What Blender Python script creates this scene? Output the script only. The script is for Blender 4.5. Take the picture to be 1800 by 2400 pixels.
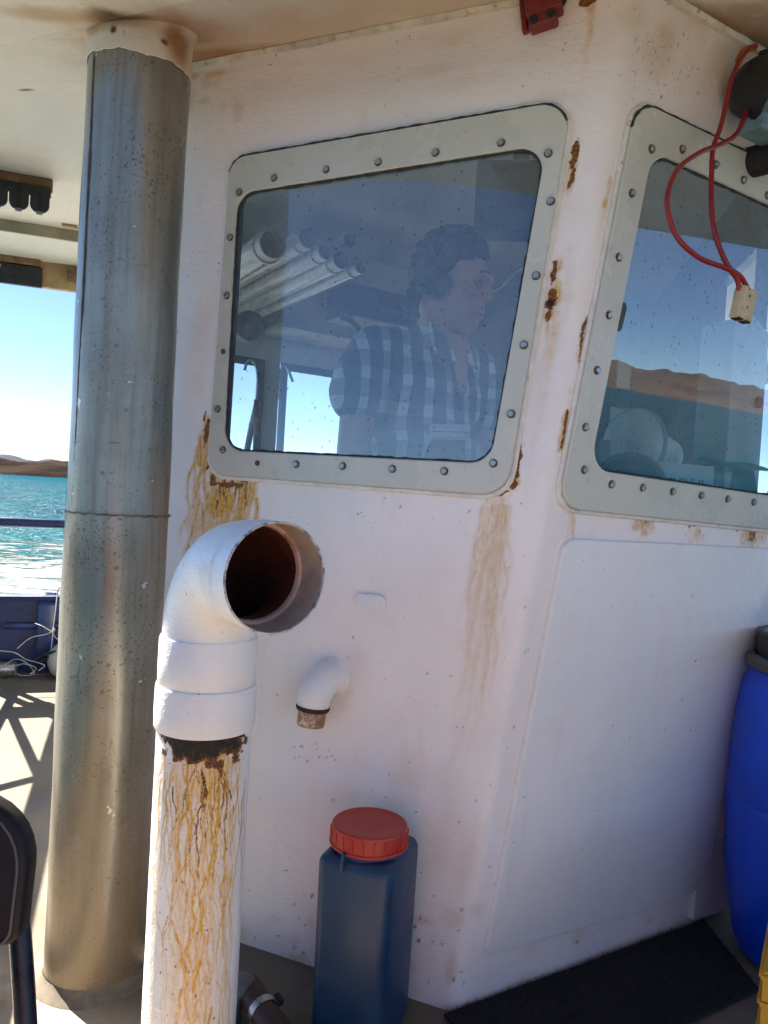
import bpy, bmesh, math, random
import numpy as np
from mathutils import Vector, Matrix

for o in list(bpy.data.objects): bpy.data.objects.remove(o)
SC = bpy.context.scene
COL = SC.collection
random.seed(7)

# ------------------------------------------------------------------ camera, sky, sun, exposure
F = 1750.0; EYE = 1.1; PITCH = -0.024; ROLL = 0.058          # photograph is 1800 x 2400
CAMM = Matrix.Rotation(math.pi/2+PITCH, 3, 'X') @ Matrix.Rotation(ROLL, 3, 'Z')
cd_ = bpy.data.cameras.new('camera'); cam = bpy.data.objects.new('camera', cd_); COL.objects.link(cam)
cam.matrix_world = Matrix.Translation((0, 0, EYE)) @ CAMM.to_4x4()
cd_.sensor_fit = 'HORIZONTAL'; cd_.sensor_width = 36; cd_.lens = F/1800*36
cd_.clip_start = 0.03; cd_.clip_end = 30000
SC.camera = cam

SUN_EL = math.radians(42); SUN_AZ = math.radians(143)          # azimuth counted from +X towards +Y
SUN = Vector((math.cos(SUN_AZ)*math.cos(SUN_EL), math.sin(SUN_AZ)*math.cos(SUN_EL), math.sin(SUN_EL)))
W = bpy.data.worlds.new('World'); SC.world = W; W.use_nodes = True
wn = W.node_tree.nodes; wl = W.node_tree.links; wn.clear()
sky = wn.new('ShaderNodeTexSky'); sky.sky_type = 'NISHITA'; sky.sun_disc = False
sky.sun_elevation = SUN_EL; sky.sun_rotation = math.pi/2-SUN_AZ
sky.air_density = 0.45; sky.dust_density = 0.0; sky.ozone_density = 2.5; sky.altitude = 0
bg = wn.new('ShaderNodeBackground'); bg.inputs['Strength'].default_value = 0.06
wo = wn.new('ShaderNodeOutputWorld')
wl.new(sky.outputs[0], bg.inputs[0]); wl.new(bg.outputs[0], wo.inputs[0])
sd = bpy.data.lights.new('sun', 'SUN'); sd.energy = 5.0; sd.angle = math.radians(0.53); sd.color = (1.0, 0.92, 0.79)
so = bpy.data.objects.new('sun', sd); COL.objects.link(so)
so.rotation_euler = SUN.to_track_quat('Z', 'Y').to_euler(); so.location = SUN*40
SC.view_settings.view_transform = 'Standard'; SC.view_settings.look = 'None'
SC.view_settings.exposure = 2.35; SC.view_settings.gamma = 1.0; SC.view_settings.use_curve_mapping = False
try:
    SC.cycles.max_bounces = 8; SC.cycles.diffuse_bounces = 4; SC.cycles.glossy_bounces = 4
    SC.cycles.transparent_max_bounces = 12; SC.cycles.transmission_bounces = 4
    SC.cycles.caustics_reflective = False; SC.cycles.caustics_refractive = False
    SC.cycles.sample_clamp_indirect = 6.0; SC.cycles.use_adaptive_sampling = True; SC.cycles.adaptive_threshold = 0.02
except Exception: pass

# ------------------------------------------------------------------ measuring helpers (metres; photograph pixels -> points on known planes)
def V(*a): return Vector(a)
def ray(u, v): return CAMM @ V(u-900.0, 1200.0-v, -F)
CP = V(0, 0, EYE)
def onplane(u, v, p, n):
    d = ray(u, v); return CP + d*((Vector(p)-CP).dot(n)/d.dot(n))
def deckpt(u, v, z=0.0): return onplane(u, v, (0, 0, z), V(0, 0, 1))
def atY(u, v, Y): return onplane(u, v, (0, Y, 0), V(0, 1, 0))
A158 = math.radians(158)
dL = V(-math.cos(A158), -math.sin(A158), 0)                  # along the side wall, towards the corner
nL = V(dL.y, -dL.x, 0)                                        # its outward normal
O = deckpt(1074, 2376)                                        # foot of the corner
dR = V(math.cos(math.radians(30.7)), math.sin(math.radians(30.7)), 0)
def sc_(z): return -0.012+0.113*z
def corner(z): return O + dL*sc_(z) + V(0, 0, z)
upR = (corner(1)-corner(0))
nR = dR.cross(upR).normalized()
CEIL = 2.138
def Lsz(u, v):
    p = onplane(u, v, O, nL); return ((p-O).dot(dL), p.z)
def Rrz(u, v):
    p = onplane(u, v, corner(0), nR); return ((p-corner(p.z)).dot(dR), p.z)
def Pp(u, v):                                                 # signed distance along the wall from the corner
    s, z = Lsz(u, v)
    if s < sc_(z): return (s-sc_(z), z)
    return Rrz(u, v)
def Lpt(s, z, off=0.0): return O + dL*s + V(0, 0, z) + nL*off
def Rpt(r, z, off=0.0): return corner(z) + dR*r + nR*off

# ------------------------------------------------------------------ object helpers
def tag(o, label=None, cat=None, group=None, kind=None):
    if label: o['label'] = label
    if cat: o['category'] = cat
    if group: o['group'] = group
    if kind: o['kind'] = kind
    return o
def wloc(p):
    l = V(0, 0, 0)
    while p is not None:
        l = l + p.location; p = p.parent
    return l
def thing(name, label, cat, loc=(0, 0, 0), group=None):
    o = bpy.data.objects.new(name, None); COL.objects.link(o); o.location = loc
    o.empty_display_size = 0.05
    return tag(o, label, cat, group)
def link(name, me, m, parent=None):
    o = bpy.data.objects.new(name, me); COL.objects.link(o)
    if m is not None:
        me.materials.clear(); me.materials.append(m)
    if parent is not None: o.parent = parent
    return o
def mobj(name, verts, faces, m, parent=None, smooth=False, origin=None):
    """mesh given in world coordinates; stored relative to its parent (or origin)"""
    off = wloc(parent) if parent is not None else Vector(origin or (0, 0, 0))
    me = bpy.data.meshes.new(name)
    me.from_pydata([tuple(Vector(v)-off) for v in verts], [], [tuple(f) for f in faces]); me.update()
    if smooth: smooth_me(me, smooth if isinstance(smooth, float) else 40.0)
    o = link(name, me, m, parent)
    if parent is None: o.location = off
    return o
def smooth_me(me, ang=40.0):
    me.polygons.foreach_set('use_smooth', [True]*len(me.polygons))
    bm = bmesh.new(); bm.from_mesh(me)
    ca = math.radians(ang)
    for e in bm.edges:
        if len(e.link_faces) == 2 and e.calc_face_angle(0.0) > ca: e.smooth = False
    bm.to_mesh(me); bm.free()
def bmobj(name, bm, m, parent=None, smooth=False, origin=None):
    off = wloc(parent) if parent is not None else Vector(origin or (0, 0, 0))
    bmesh.ops.translate(bm, verts=bm.verts, vec=-off)
    bmesh.ops.recalc_face_normals(bm, faces=bm.faces)
    me = bpy.data.meshes.new(name); bm.to_mesh(me); bm.free()
    if smooth: smooth_me(me, smooth if isinstance(smooth, float) else 40.0)
    o = link(name, me, m, parent)
    if parent is None: o.location = off
    return o
def boxbm(c, ex, ey, ez, bev=0.0, seg=2, bm=None):
    """box centred at c with half-axis vectors ex, ey, ez"""
    b = bmesh.new(); c = Vector(c)
    vs = [b.verts.new(c+ex*i+ey*j+ez*k) for k in (-1, 1) for j in (-1, 1) for i in (-1, 1)]
    for f in ((0, 1, 3, 2), (4, 5, 7, 6), (0, 1, 5, 4), (2, 3, 7, 6), (0, 2, 6, 4), (1, 3, 7, 5)): b.faces.new([vs[i] for i in f])
    bmesh.ops.recalc_face_normals(b, faces=b.faces)
    if bev > 0: bmesh.ops.bevel(b, geom=b.edges[:], offset=bev, segments=seg, profile=0.5, affect='EDGES')
    if bm is not None:
        me = bpy.data.meshes.new('tmp'); b.to_mesh(me); b.free(); bm.from_mesh(me); bpy.data.meshes.remove(me); return bm
    return b
def box(name, c, ex, ey, ez, m, parent=None, bev=0.0, seg=2, origin=None, smooth=True):
    return bmobj(name, boxbm(c, Vector(ex), Vector(ey), Vector(ez), bev, seg), m, parent, smooth if bev > 0 else False, origin)
def frame_of(d):
    d = Vector(d).normalized(); a = V(0, 0, 1) if abs(d.z) < 0.9 else V(1, 0, 0)
    x = a.cross(d).normalized(); return x, d.cross(x).normalized(), d
def catmull(pts, n=8, closed=False):
    P = [Vector(p) for p in pts]; out = []
    N = len(P); rng = range(N) if closed else range(N-1)
    for i in rng:
        p0 = P[(i-1) % N] if (closed or i > 0) else P[0]*2-P[1]
        p1 = P[i]; p2 = P[(i+1) % N]
        p3 = P[(i+2) % N] if (closed or i+2 < N) else P[-1]*2-P[-2]
        for k in range(n):
            t = k/n
            out.append(0.5*((2*p1)+(p2-p0)*t+(2*p0-5*p1+4*p2-p3)*t*t+(3*p1-p0-3*p2+p3)*t*t*t))
    if not closed: out.append(P[-1])
    return out
def tubegeo(pts, r, seg=10, caps=True, closed=False):
    P = [Vector(p) for p in pts]; n = len(P)
    rr = r if isinstance(r, (list, tuple)) else [r]*n
    vs = []; fs = []
    t0 = (P[1]-P[0]).normalized(); x, y, _ = frame_of(t0)
    prev = t0
    for i in range(n):
        if closed: t = (P[(i+1) % n]-P[i-1]).normalized()
        else: t = (P[min(i+1, n-1)]-P[max(i-1, 0)]).normalized()
        q = prev.rotation_difference(t); x = q @ x; y = q @ y; prev = t
        for k in range(seg):
            a = 2*math.pi*k/seg; vs.append(P[i]+(x*math.cos(a)+y*math.sin(a))*rr[i])
    m = n if closed else n-1
    for i in range(m):
        j = (i+1) % n
        for k in range(seg):
            l = (k+1) % seg; fs.append((i*seg+k, i*seg+l, j*seg+l, j*seg+k))
    if caps and not closed:
        fs.append(tuple(range(seg))[::-1]); fs.append(tuple(range((n-1)*seg, n*seg)))
    return vs, fs
def tube(name, pts, r, m, parent=None, seg=12, caps=True, closed=False, origin=None):
    vs, fs = tubegeo(pts, r, seg, caps, closed)
    return mobj(name, vs, fs, m, parent, True, origin)
def lathegeo(c, axis, prof, seg=32, x=None):
    """prof: list of (radius, distance along axis)"""
    c = Vector(c); X, Y, Z = frame_of(axis); vs = []; fs = []; idx = []
    for (r, h) in prof:
        if r < 1e-6: idx.append([len(vs)]*seg); vs.append(c+Z*h)
        else:
            b = len(vs); idx.append([b+k for k in range(seg)])
            for k in range(seg):
                a = 2*math.pi*k/seg; vs.append(c+Z*h+(X*math.cos(a)+Y*math.sin(a))*r)
    for i in range(len(prof)-1):
        for k in range(seg):
            l = (k+1) % seg; q = []
            for w in (idx[i][k], idx[i][l], idx[i+1][l], idx[i+1][k]):
                if w not in q: q.append(w)
            if len(q) > 2: fs.append(q)
    return vs, fs
def lathe(name, c, axis, prof, m, parent=None, seg=32, origin=None, ang=40.0):
    vs, fs = lathegeo(c, axis, prof, seg)
    return mobj(name, vs, fs, m, parent, ang, origin)
def rpoly(pts, radii, n=6):
    """polygon with rounded corners, 2D"""
    out = []; N = len(pts)
    for i in range(N):
        p = Vector(pts[i]); a = Vector(pts[i-1])-p; b = Vector(pts[(i+1) % N])-p
        r = radii[i] if isinstance(radii, (list, tuple)) else radii
        if r <= 0: out.append(p); continue
        la, lb = a.length, b.length; a = a/la; b = b/lb
        half = math.acos(max(-1, min(1, a.dot(b))))/2
        tl = min(r/math.tan(half), la*0.49, lb*0.49); r2 = tl*math.tan(half)
        cen = p+(a+b).normalized()*(r2/math.sin(half))
        v0 = p+a*tl-cen; v1 = p+b*tl-cen
        a0 = math.atan2(v0.y, v0.x); a1 = math.atan2(v1.y, v1.x)
        d = (a1-a0+math.pi) % (2*math.pi)-math.pi
        for k in range(n+1):
            t = a0+d*k/n; out.append(cen+Vector((math.cos(t), math.sin(t)))*r2)
    return out
def prism(name, pts3, n, h, m, parent=None, bev=0.0, origin=None, seg=2):
    """solid: outline pts3 extruded along n by h, top edge bevelled"""
    bm = bmesh.new(); n = Vector(n)
    f = bm.faces.new([bm.verts.new(Vector(p)) for p in pts3])
    r = bmesh.ops.extrude_face_region(bm, geom=[f])
    nv = [g for g in r['geom'] if isinstance(g, bmesh.types.BMVert)]
    bmesh.ops.translate(bm, verts=nv, vec=n*h)
    if bev > 0:
        s = set(nv); ed = [e for e in bm.edges if e.verts[0] in s and e.verts[1] in s]
        bmesh.ops.bevel(bm, geom=ed, offset=bev, segments=seg, profile=0.5, affect='EDGES')
    return bmobj(name, bm, m, parent, True if bev > 0 else False, origin)
def ringprism(name, outer, inner, n, h, m, parent=None, bev=0.002, off=0.0):
    """flat frame: outer and inner outlines of equal length, thickness h along n, edges chamfered"""
    n = Vector(n); N = len(outer); vs = []; fs = []
    oc = sum(outer, V(0, 0, 0))/N
    def rows():
        yield [p+n*off for p in outer]
        yield [p+n*(off+h-bev) for p in outer]
        yield [p+(q-p).normalized()*bev+n*(off+h) for p, q in zip(outer, inner)]
        yield [q+(p-q).normalized()*bev+n*(off+h) for p, q in zip(outer, inner)]
        yield [q+n*(off+h-bev) for q in inner]
        yield [q+n*off for q in inner]
    R = list(rows())
    for r_ in R: vs += r_
    for i in range(len(R)):
        j = (i+1) % len(R)
        for k in range(N):
            l = (k+1) % N; fs.append((i*N+k, i*N+l, j*N+l, j*N+k))
    return mobj(name, vs, fs, m, parent, 30.0)
def fastgrid(name, verts, quads, m, parent=None, attr=None, smooth=True):
    off = np.array(wloc(parent)) if parent is not None else np.zeros(3)
    me = bpy.data.meshes.new(name)
    vv = (verts-off).astype(np.float32)
    me.vertices.add(len(vv)); me.vertices.foreach_set('co', vv.ravel())
    me.loops.add(quads.size); me.loops.foreach_set('vertex_index', quads.ravel().astype(np.int32))
    me.polygons.add(len(quads)); me.polygons.foreach_set('loop_start', np.arange(0, quads.size, 4, dtype=np.int32))
    me.polygons.foreach_set('loop_total', np.full(len(quads), 4, dtype=np.int32))
    me.update(calc_edges=True); me.validate()
    if smooth: me.polygons.foreach_set('use_smooth', np.ones(len(quads), dtype=bool))
    if attr is not None:
        at = me.attributes.new('stain', 'FLOAT_COLOR', 'POINT'); at.data.foreach_set('color', attr.astype(np.float32).ravel())
    return link(name, me, m, parent)
def gridquads(nr, nc, wrap=False):
    i = np.arange(nr-1)[:, None]; j = np.arange(nc if wrap else nc-1)[None, :]
    a = i*nc+j; b = i*nc+(j+1) % nc; c = (i+1)*nc+(j+1) % nc; d = (i+1)*nc+j
    return np.stack([a+0*j, b+0*i, c, d], -1).reshape(-1, 4)
# --- value noise
def _h(ix, iy, s):
    n = (ix.astype(np.int64)*374761393+iy.astype(np.int64)*668265263+s*1274126177) & 0x7fffffff
    n = (n ^ (n >> 13))*1274126177 & 0x7fffffff
    return ((n ^ (n >> 16)) & 0xffff)/65535.0
def vnoise(x, y, s=0):
    ix = np.floor(x); iy = np.floor(y); fx = x-ix; fy = y-iy
    fx = fx*fx*(3-2*fx); fy = fy*fy*(3-2*fy)
    a = _h(ix, iy, s); b = _h(ix+1, iy, s); c = _h(ix, iy+1, s); d = _h(ix+1, iy+1, s)
    return (a*(1-fx)+b*fx)*(1-fy)+(c*(1-fx)+d*fx)*fy
def fbm(x, y, s=0, o=4):
    t = 0; a = 0.5
    for k in range(o): t = t+a*vnoise(x*2**k, y*2**k, s+k*17); a *= 0.5
    return t/(1-0.5**o)
def sstep(a, b, x):
    t = np.clip((x-a)/(b-a), 0, 1); return t*t*(3-2*t)
def inpoly(px, py, poly):
    r = np.zeros(px.shape, bool); n = len(poly)
    for i in range(n):
        x1, y1 = poly[i]; x2, y2 = poly[(i+1) % n]
        if y1 == y2: continue
        r ^= ((y1 > py) != (y2 > py)) & (px < (x2-x1)*(py-y1)/(y2-y1)+x1)
    return r
def blob(ch, P, Z, c, rp, rz, st=1.0, hard=0.5, warp=0.8, sc=60, seed=0):
    k = 1.02+warp; zr = Z[:, 0]
    i0 = np.searchsorted(zr, c[1]-rz*k); i1 = np.searchsorted(zr, c[1]+rz*k)
    if i1 <= i0: return
    cols = np.where((np.abs(P[i0:i1]-c[0]) < rp*k).any(0))[0]
    if not len(cols): return
    sl = (slice(i0, i1), slice(cols[0], cols[-1]+1)); p = P[sl]; z = Z[sl]
    d = np.sqrt(((p-c[0])/rp)**2+((z-c[1])/rz)**2)+(fbm(p*sc, z*sc, seed)-0.5)*2*warp
    ch[sl] = np.maximum(ch[sl], sstep(1.0, 1.0-hard, d)*st)
def drip(ch, P, Z, p0, z0, ln, w, st, rng, wob=1.0, taper=True):
    zs = np.arange(0, ln, 0.004); x = p0; xs = []; vx = 0
    for _ in zs:
        vx = vx*0.75+rng.normal(0, 0.0007*wob); x += vx; xs.append(x)
    zr = Z[:, 0]; i0 = np.searchsorted(zr, z0-ln); i1 = np.searchsorted(zr, z0)
    if i1 <= i0: return
    zz = Z[i0:i1]; PP = P[i0:i1]
    cx = np.interp(z0-zz, zs, np.array(xs)); f = (z0-zz)/ln
    a = st*(np.clip(1.25*(1-f), 0, 1) if taper else 1.0)*(0.65+0.7*vnoise(zz*90, zz*0+p0*1000, 5))
    m = np.exp(-((PP-cx)/w)**2)*a
    ch[i0:i1] = np.maximum(ch[i0:i1], m)

# ------------------------------------------------------------------ material helpers
class NT:
    def __init__(s, name):
        s.m = bpy.data.materials.new(name); s.m.use_nodes = True; s.t = s.m.node_tree; s.t.nodes.clear()
        s.out = s.n('ShaderNodeOutputMaterial')
    def n(s, ty, **kw):
        nd = s.t.nodes.new(ty)
        for k, v in kw.items(): setattr(nd, k, v)
        return nd
    def l(s, a, b): s.t.links.new(a, b)
    def put(s, sock, v):
        if isinstance(v, bpy.types.NodeSocket): s.l(v, sock)
        elif isinstance(v, (tuple, list)) and sock.type == 'RGBA' and len(v) == 3: sock.default_value = (*v, 1)
        else: sock.default_value = v
    def coord(s, scale=(1, 1, 1), world=False, rot=(0, 0, 0)):
        if world: src = s.n('ShaderNodeNewGeometry').outputs['Position']
        else: src = s.n('ShaderNodeTexCoord').outputs['Object']
        mp = s.n('ShaderNodeMapping'); mp.inputs['Scale'].default_value = scale; mp.inputs['Rotation'].default_value = rot
        s.l(src, mp.inputs[0]); return mp.outputs[0]
    def noise(s, vec, scale=5, detail=4, rough=0.6, dist=0.0):
        nd = s.n('ShaderNodeTexNoise'); s.l(vec, nd.inputs['Vector']); nd.inputs['Scale'].default_value = scale
        nd.inputs['Detail'].default_value = detail; nd.inputs['Roughness'].default_value = rough; nd.inputs['Distortion'].default_value = dist
        return nd.outputs[0]
    def voro(s, vec, scale=5, feature='F1', rnd=1.0):
        nd = s.n('ShaderNodeTexVoronoi'); nd.feature = feature; s.l(vec, nd.inputs['Vector']); nd.inputs['Scale'].default_value = scale
        nd.inputs['Randomness'].default_value = rnd
        return nd.outputs['Distance']
    def ramp(s, v, a, b, lo=0.0, hi=1.0):
        nd = s.n('ShaderNodeMapRange'); nd.interpolation_type = 'SMOOTHSTEP'
        s.put(nd.inputs[0], v); nd.inputs[1].default_value = a; nd.inputs[2].default_value = b
        nd.inputs[3].default_value = lo; nd.inputs[4].default_value = hi; return nd.outputs[0]
    def math(s, op, a, b=0.0, c=None):
        nd = s.n('ShaderNodeMath', operation=op); s.put(nd.inputs[0], a); s.put(nd.inputs[1], b)
        if c is not None: s.put(nd.inputs[2], c)
        return nd.outputs[0]
    def mix(s, f, a, b, blend='MIX'):
        nd = s.n('ShaderNodeMix', data_type='RGBA', blend_type=blend); nd.clamp_factor = True
        s.put(nd.inputs[0], f); s.put(nd.inputs[6], a); s.put(nd.inputs[7], b); return nd.outputs[2]
    def bump(s, h, st=0.3, d=0.002, nrm=None):
        nd = s.n('ShaderNodeBump'); s.put(nd.inputs['Height'], h); nd.inputs['Strength'].default_value = st; nd.inputs['Distance'].default_value = d
        if nrm is not None: s.l(nrm, nd.inputs['Normal'])
        return nd.outputs[0]
    def bsdf(s, col, rough=0.5, metal=0.0, nrm=None, spec=0.5, **kw):
        b = s.n('ShaderNodeBsdfPrincipled'); s.put(b.inputs['Base Color'], col); s.put(b.inputs['Roughness'], rough); s.put(b.inputs['Metallic'], metal)
        b.inputs['Specular IOR Level'].default_value = spec
        if nrm is not None: s.l(nrm, b.inputs['Normal'])
        for k, v in kw.items(): s.put(b.inputs[k], v)
        s.l(b.outputs[0], s.out.inputs[0]); return b
def simple(name, col, rough=0.5, metal=0.0, var=0.25, vs=8.0, bs=150.0, bst=0.15, spec=0.5, dirt=None, dv=0.55):
    """one painted or plastic surface: blotchy tone, fine bump, optional dirt colour gathered in patches"""
    t = NT(name); c = t.coord()
    n1 = t.noise(c, vs, 5, 0.65); n2 = t.noise(c, bs, 3, 0.6)
    dk = tuple(x*(1-var) for x in col); lt = tuple(min(1, x*(1+var*0.6)) for x in col)
    cc = t.mix(t.ramp(n1, 0.3, 0.7), dk, lt)
    if dirt: cc = t.mix(t.math('MULTIPLY', t.ramp(t.noise(c, vs*2.3, 6, 0.7), dv, dv+0.15), 0.8), cc, dirt)
    r = t.ramp(n1, 0.25, 0.75, max(0.05, rough-0.1), min(1, rough+0.12))
    t.bsdf(cc, r, metal, t.bump(n2, bst, 0.001), spec)
    return t.m
def white_paint(name, base=(0.85, 0.775, 0.75), rough=0.42, stain=True, spots=(), streak=True):
    """thick brushed marine paint; colour attribute 'stain' holds rust (R), ochre runs (G), tan grime (B), dark scuffs (A)"""
    t = NT(name); c = t.coord()
    big = t.noise(c, 2.2, 5, 0.6); med = t.noise(c, 14, 5, 0.6); fine = t.noise(c, 220, 3, 0.6)
    br = t.noise(t.coord((30, 30, 160)), 1.0, 4, 0.6, 0.6)
    cc = t.mix(t.ramp(big, 0.32, 0.68), tuple(x*0.95 for x in base), tuple(min(1, x*1.04) for x in base))
    cc = t.mix(t.ramp(med, 0.52, 0.78, 0, 0.35), cc, (base[0]*0.93, base[1]*0.83, base[2]*0.72))
    wv = t.noise(t.coord((18, 18, 2.2)), 1.0, 4, 0.6)
    cc = t.mix(t.ramp(wv, 0.55, 0.85, 0, 0.4), cc, (base[0]*0.86, base[1]*0.76, base[2]*0.64))
    sp = t.ramp(t.noise(c, 95, 2, 0.5), 0.71, 0.75)
    spm = t.math('MULTIPLY', sp, t.ramp(t.noise(c, 6, 2, 0.5), 0.45, 0.6))
    cc = t.mix(t.math('MULTIPLY', spm, 0.75), cc, (0.16, 0.09, 0.05))
    sp2 = t.ramp(t.voro(c, 42), 0.055, 0.03)
    cc = t.mix(t.math('MULTIPLY', sp2, t.ramp(t.noise(c, 9, 2, 0.5), 0.56, 0.66)), cc, (0.1, 0.08, 0.075))
    tone = t.noise(c, 1.1, 3, 0.5); cc = t.mix(t.ramp(tone, 0.48, 0.66, 0, 0.5), cc, (base[0]*0.98, base[1]*0.90, base[2]*0.90)); cc = t.mix(t.ramp(tone, 0.5, 0.32, 0, 0.4), cc, (base[0]*0.92, base[1]*0.95, min(1, base[2]*1.06)))  # broad pink and bluish patches put lens-flare tints into the paint colour
    rough_s = t.ramp(med, 0.2, 0.8, rough-0.08, rough+0.12); h = t.math('ADD', t.math('MULTIPLY', br, 0.75), t.math('MULTIPLY', fine, 0.6)); h = t.math('ADD', h, t.math('MULTIPLY', t.noise(c, 45, 4, 0.6, 0.5), 1.3))
    for (ctr, rad, col, amt, wp) in spots:
        g = t.n('ShaderNodeNewGeometry').outputs['Position']
        nz = t.n('ShaderNodeTexNoise'); nz.inputs['Scale'].default_value = 9; nz.inputs['Detail'].default_value = 6; t.l(g, nz.inputs['Vector'])
        sub = t.n('ShaderNodeVectorMath', operation='SUBTRACT'); t.l(nz.outputs['Color'], sub.inputs[0]); sub.inputs[1].default_value = (0.5, 0.5, 0.5)
        sca = t.n('ShaderNodeVectorMath', operation='SCALE'); t.l(sub.outputs[0], sca.inputs[0]); sca.inputs['Scale'].default_value = wp
        ad = t.n('ShaderNodeVectorMath', operation='ADD'); t.l(g, ad.inputs[0]); t.l(sca.outputs[0], ad.inputs[1])
        s2 = t.n('ShaderNodeVectorMath', operation='SUBTRACT'); t.l(ad.outputs[0], s2.inputs[0]); s2.inputs[1].default_value = ctr
        dv = t.n('ShaderNodeVectorMath', operation='DIVIDE'); t.l(s2.outputs[0], dv.inputs[0]); dv.inputs[1].default_value = rad
        ln = t.n('ShaderNodeVectorMath', operation='LENGTH'); t.l(dv.outputs[0], ln.inputs[0])
        cc = t.mix(t.ramp(ln.outputs['Value'], 1.0, 0.25, 0, amt), cc, col)
    if stain:
        at = t.n('ShaderNodeAttribute'); at.attribute_name = 'stain'
        sx = t.n('ShaderNodeSeparateColor'); t.l(at.outputs['Color'], sx.inputs[0])
        rN = t.noise(c, 130, 4, 0.7); sN = t.noise(t.coord((260, 260, 26)), 1.0, 4, 0.65)
        cc = t.mix(t.math('MULTIPLY', sx.outputs[2], t.ramp(med, 0.2, 0.7, 0.4, 0.9)), cc, (0.58, 0.42, 0.25))
        gm = t.math('MULTIPLY', sx.outputs[1], t.ramp(sN, 0.3, 0.62, 0.55, 1.1))
        cc = t.mix(gm, cc, t.mix(t.ramp(rN, 0.35, 0.65), (0.68, 0.39, 0.012), (0.50, 0.21, 0.006)))
        rm = t.ramp(t.math('ADD', sx.outputs[0], t.math('MULTIPLY', t.math('SUBTRACT', rN, 0.5), 0.55)), 0.28, 0.62)
        cc = t.mix(rm, cc, t.mix(t.ramp(t.noise(c, 320, 3, 0.7), 0.40, 0.60), (0.045, 0.015, 0.006), (0.36, 0.13, 0.015)))
        cc = t.mix(t.math('MULTIPLY', at.outputs['Alpha'], t.ramp(rN, 0.3, 0.55, 0.75, 1.0)), cc, (0.009, 0.007, 0.007))
        rough_s = t.math('ADD', rough_s, t.math('MULTIPLY', rm, 0.35))
        h = t.math('ADD', h, t.math('MULTIPLY', t.math('MULTIPLY', rm, rN), 2.5))
    t.bsdf(cc, rough_s, 0.0, t.bump(h, 0.55, 0.0026), 0.5)
    return t.m

M = {}
M['deck_metal_blue'] = simple('navy_paint', (0.012, 0.022, 0.085), 0.32, dirt=(0.06, 0.055, 0.07), dv=0.6)
M['black_plastic'] = simple('black_plastic', (0.010, 0.011, 0.013), 0.45, var=0.3, dirt=(0.03, 0.03, 0.032))
M['rubber'] = simple('black_rubber', (0.012, 0.011, 0.011), 0.75, dirt=(0.05, 0.04, 0.03))
M['timber'] = simple('worn_timber', (0.21, 0.115, 0.05), 0.75, var=0.45, vs=18, bst=0.4, dirt=(0.05, 0.028, 0.015), dv=0.58)
M['timber_pale'] = simple('sandy_timber', (0.42, 0.27, 0.125), 0.8, var=0.3, vs=16, bst=0.4, dirt=(0.14, 0.075, 0.03), dv=0.58)
M['steel'] = simple('stainless_steel', (0.42, 0.42, 0.41), 0.32, metal=0.9, var=0.35, vs=60, dirt=(0.12, 0.08, 0.05), dv=0.62)
M['rusty_steel'] = simple('rusty_bolt', (0.16, 0.085, 0.045), 0.75, metal=0.2, var=0.5, vs=90, dirt=(0.05, 0.03, 0.02))
M['frame_grp'] = None
M['sealant'] = simple('dark_gasket', (0.035, 0.037, 0.035), 0.8, var=0.5, vs=40, bst=0.5)
M['bead'] = simple('paint_bead', (0.72, 0.68, 0.63), 0.5, var=0.12, vs=25, bs=90, bst=0.4, dirt=(0.42, 0.25, 0.11), dv=0.57)
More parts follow.
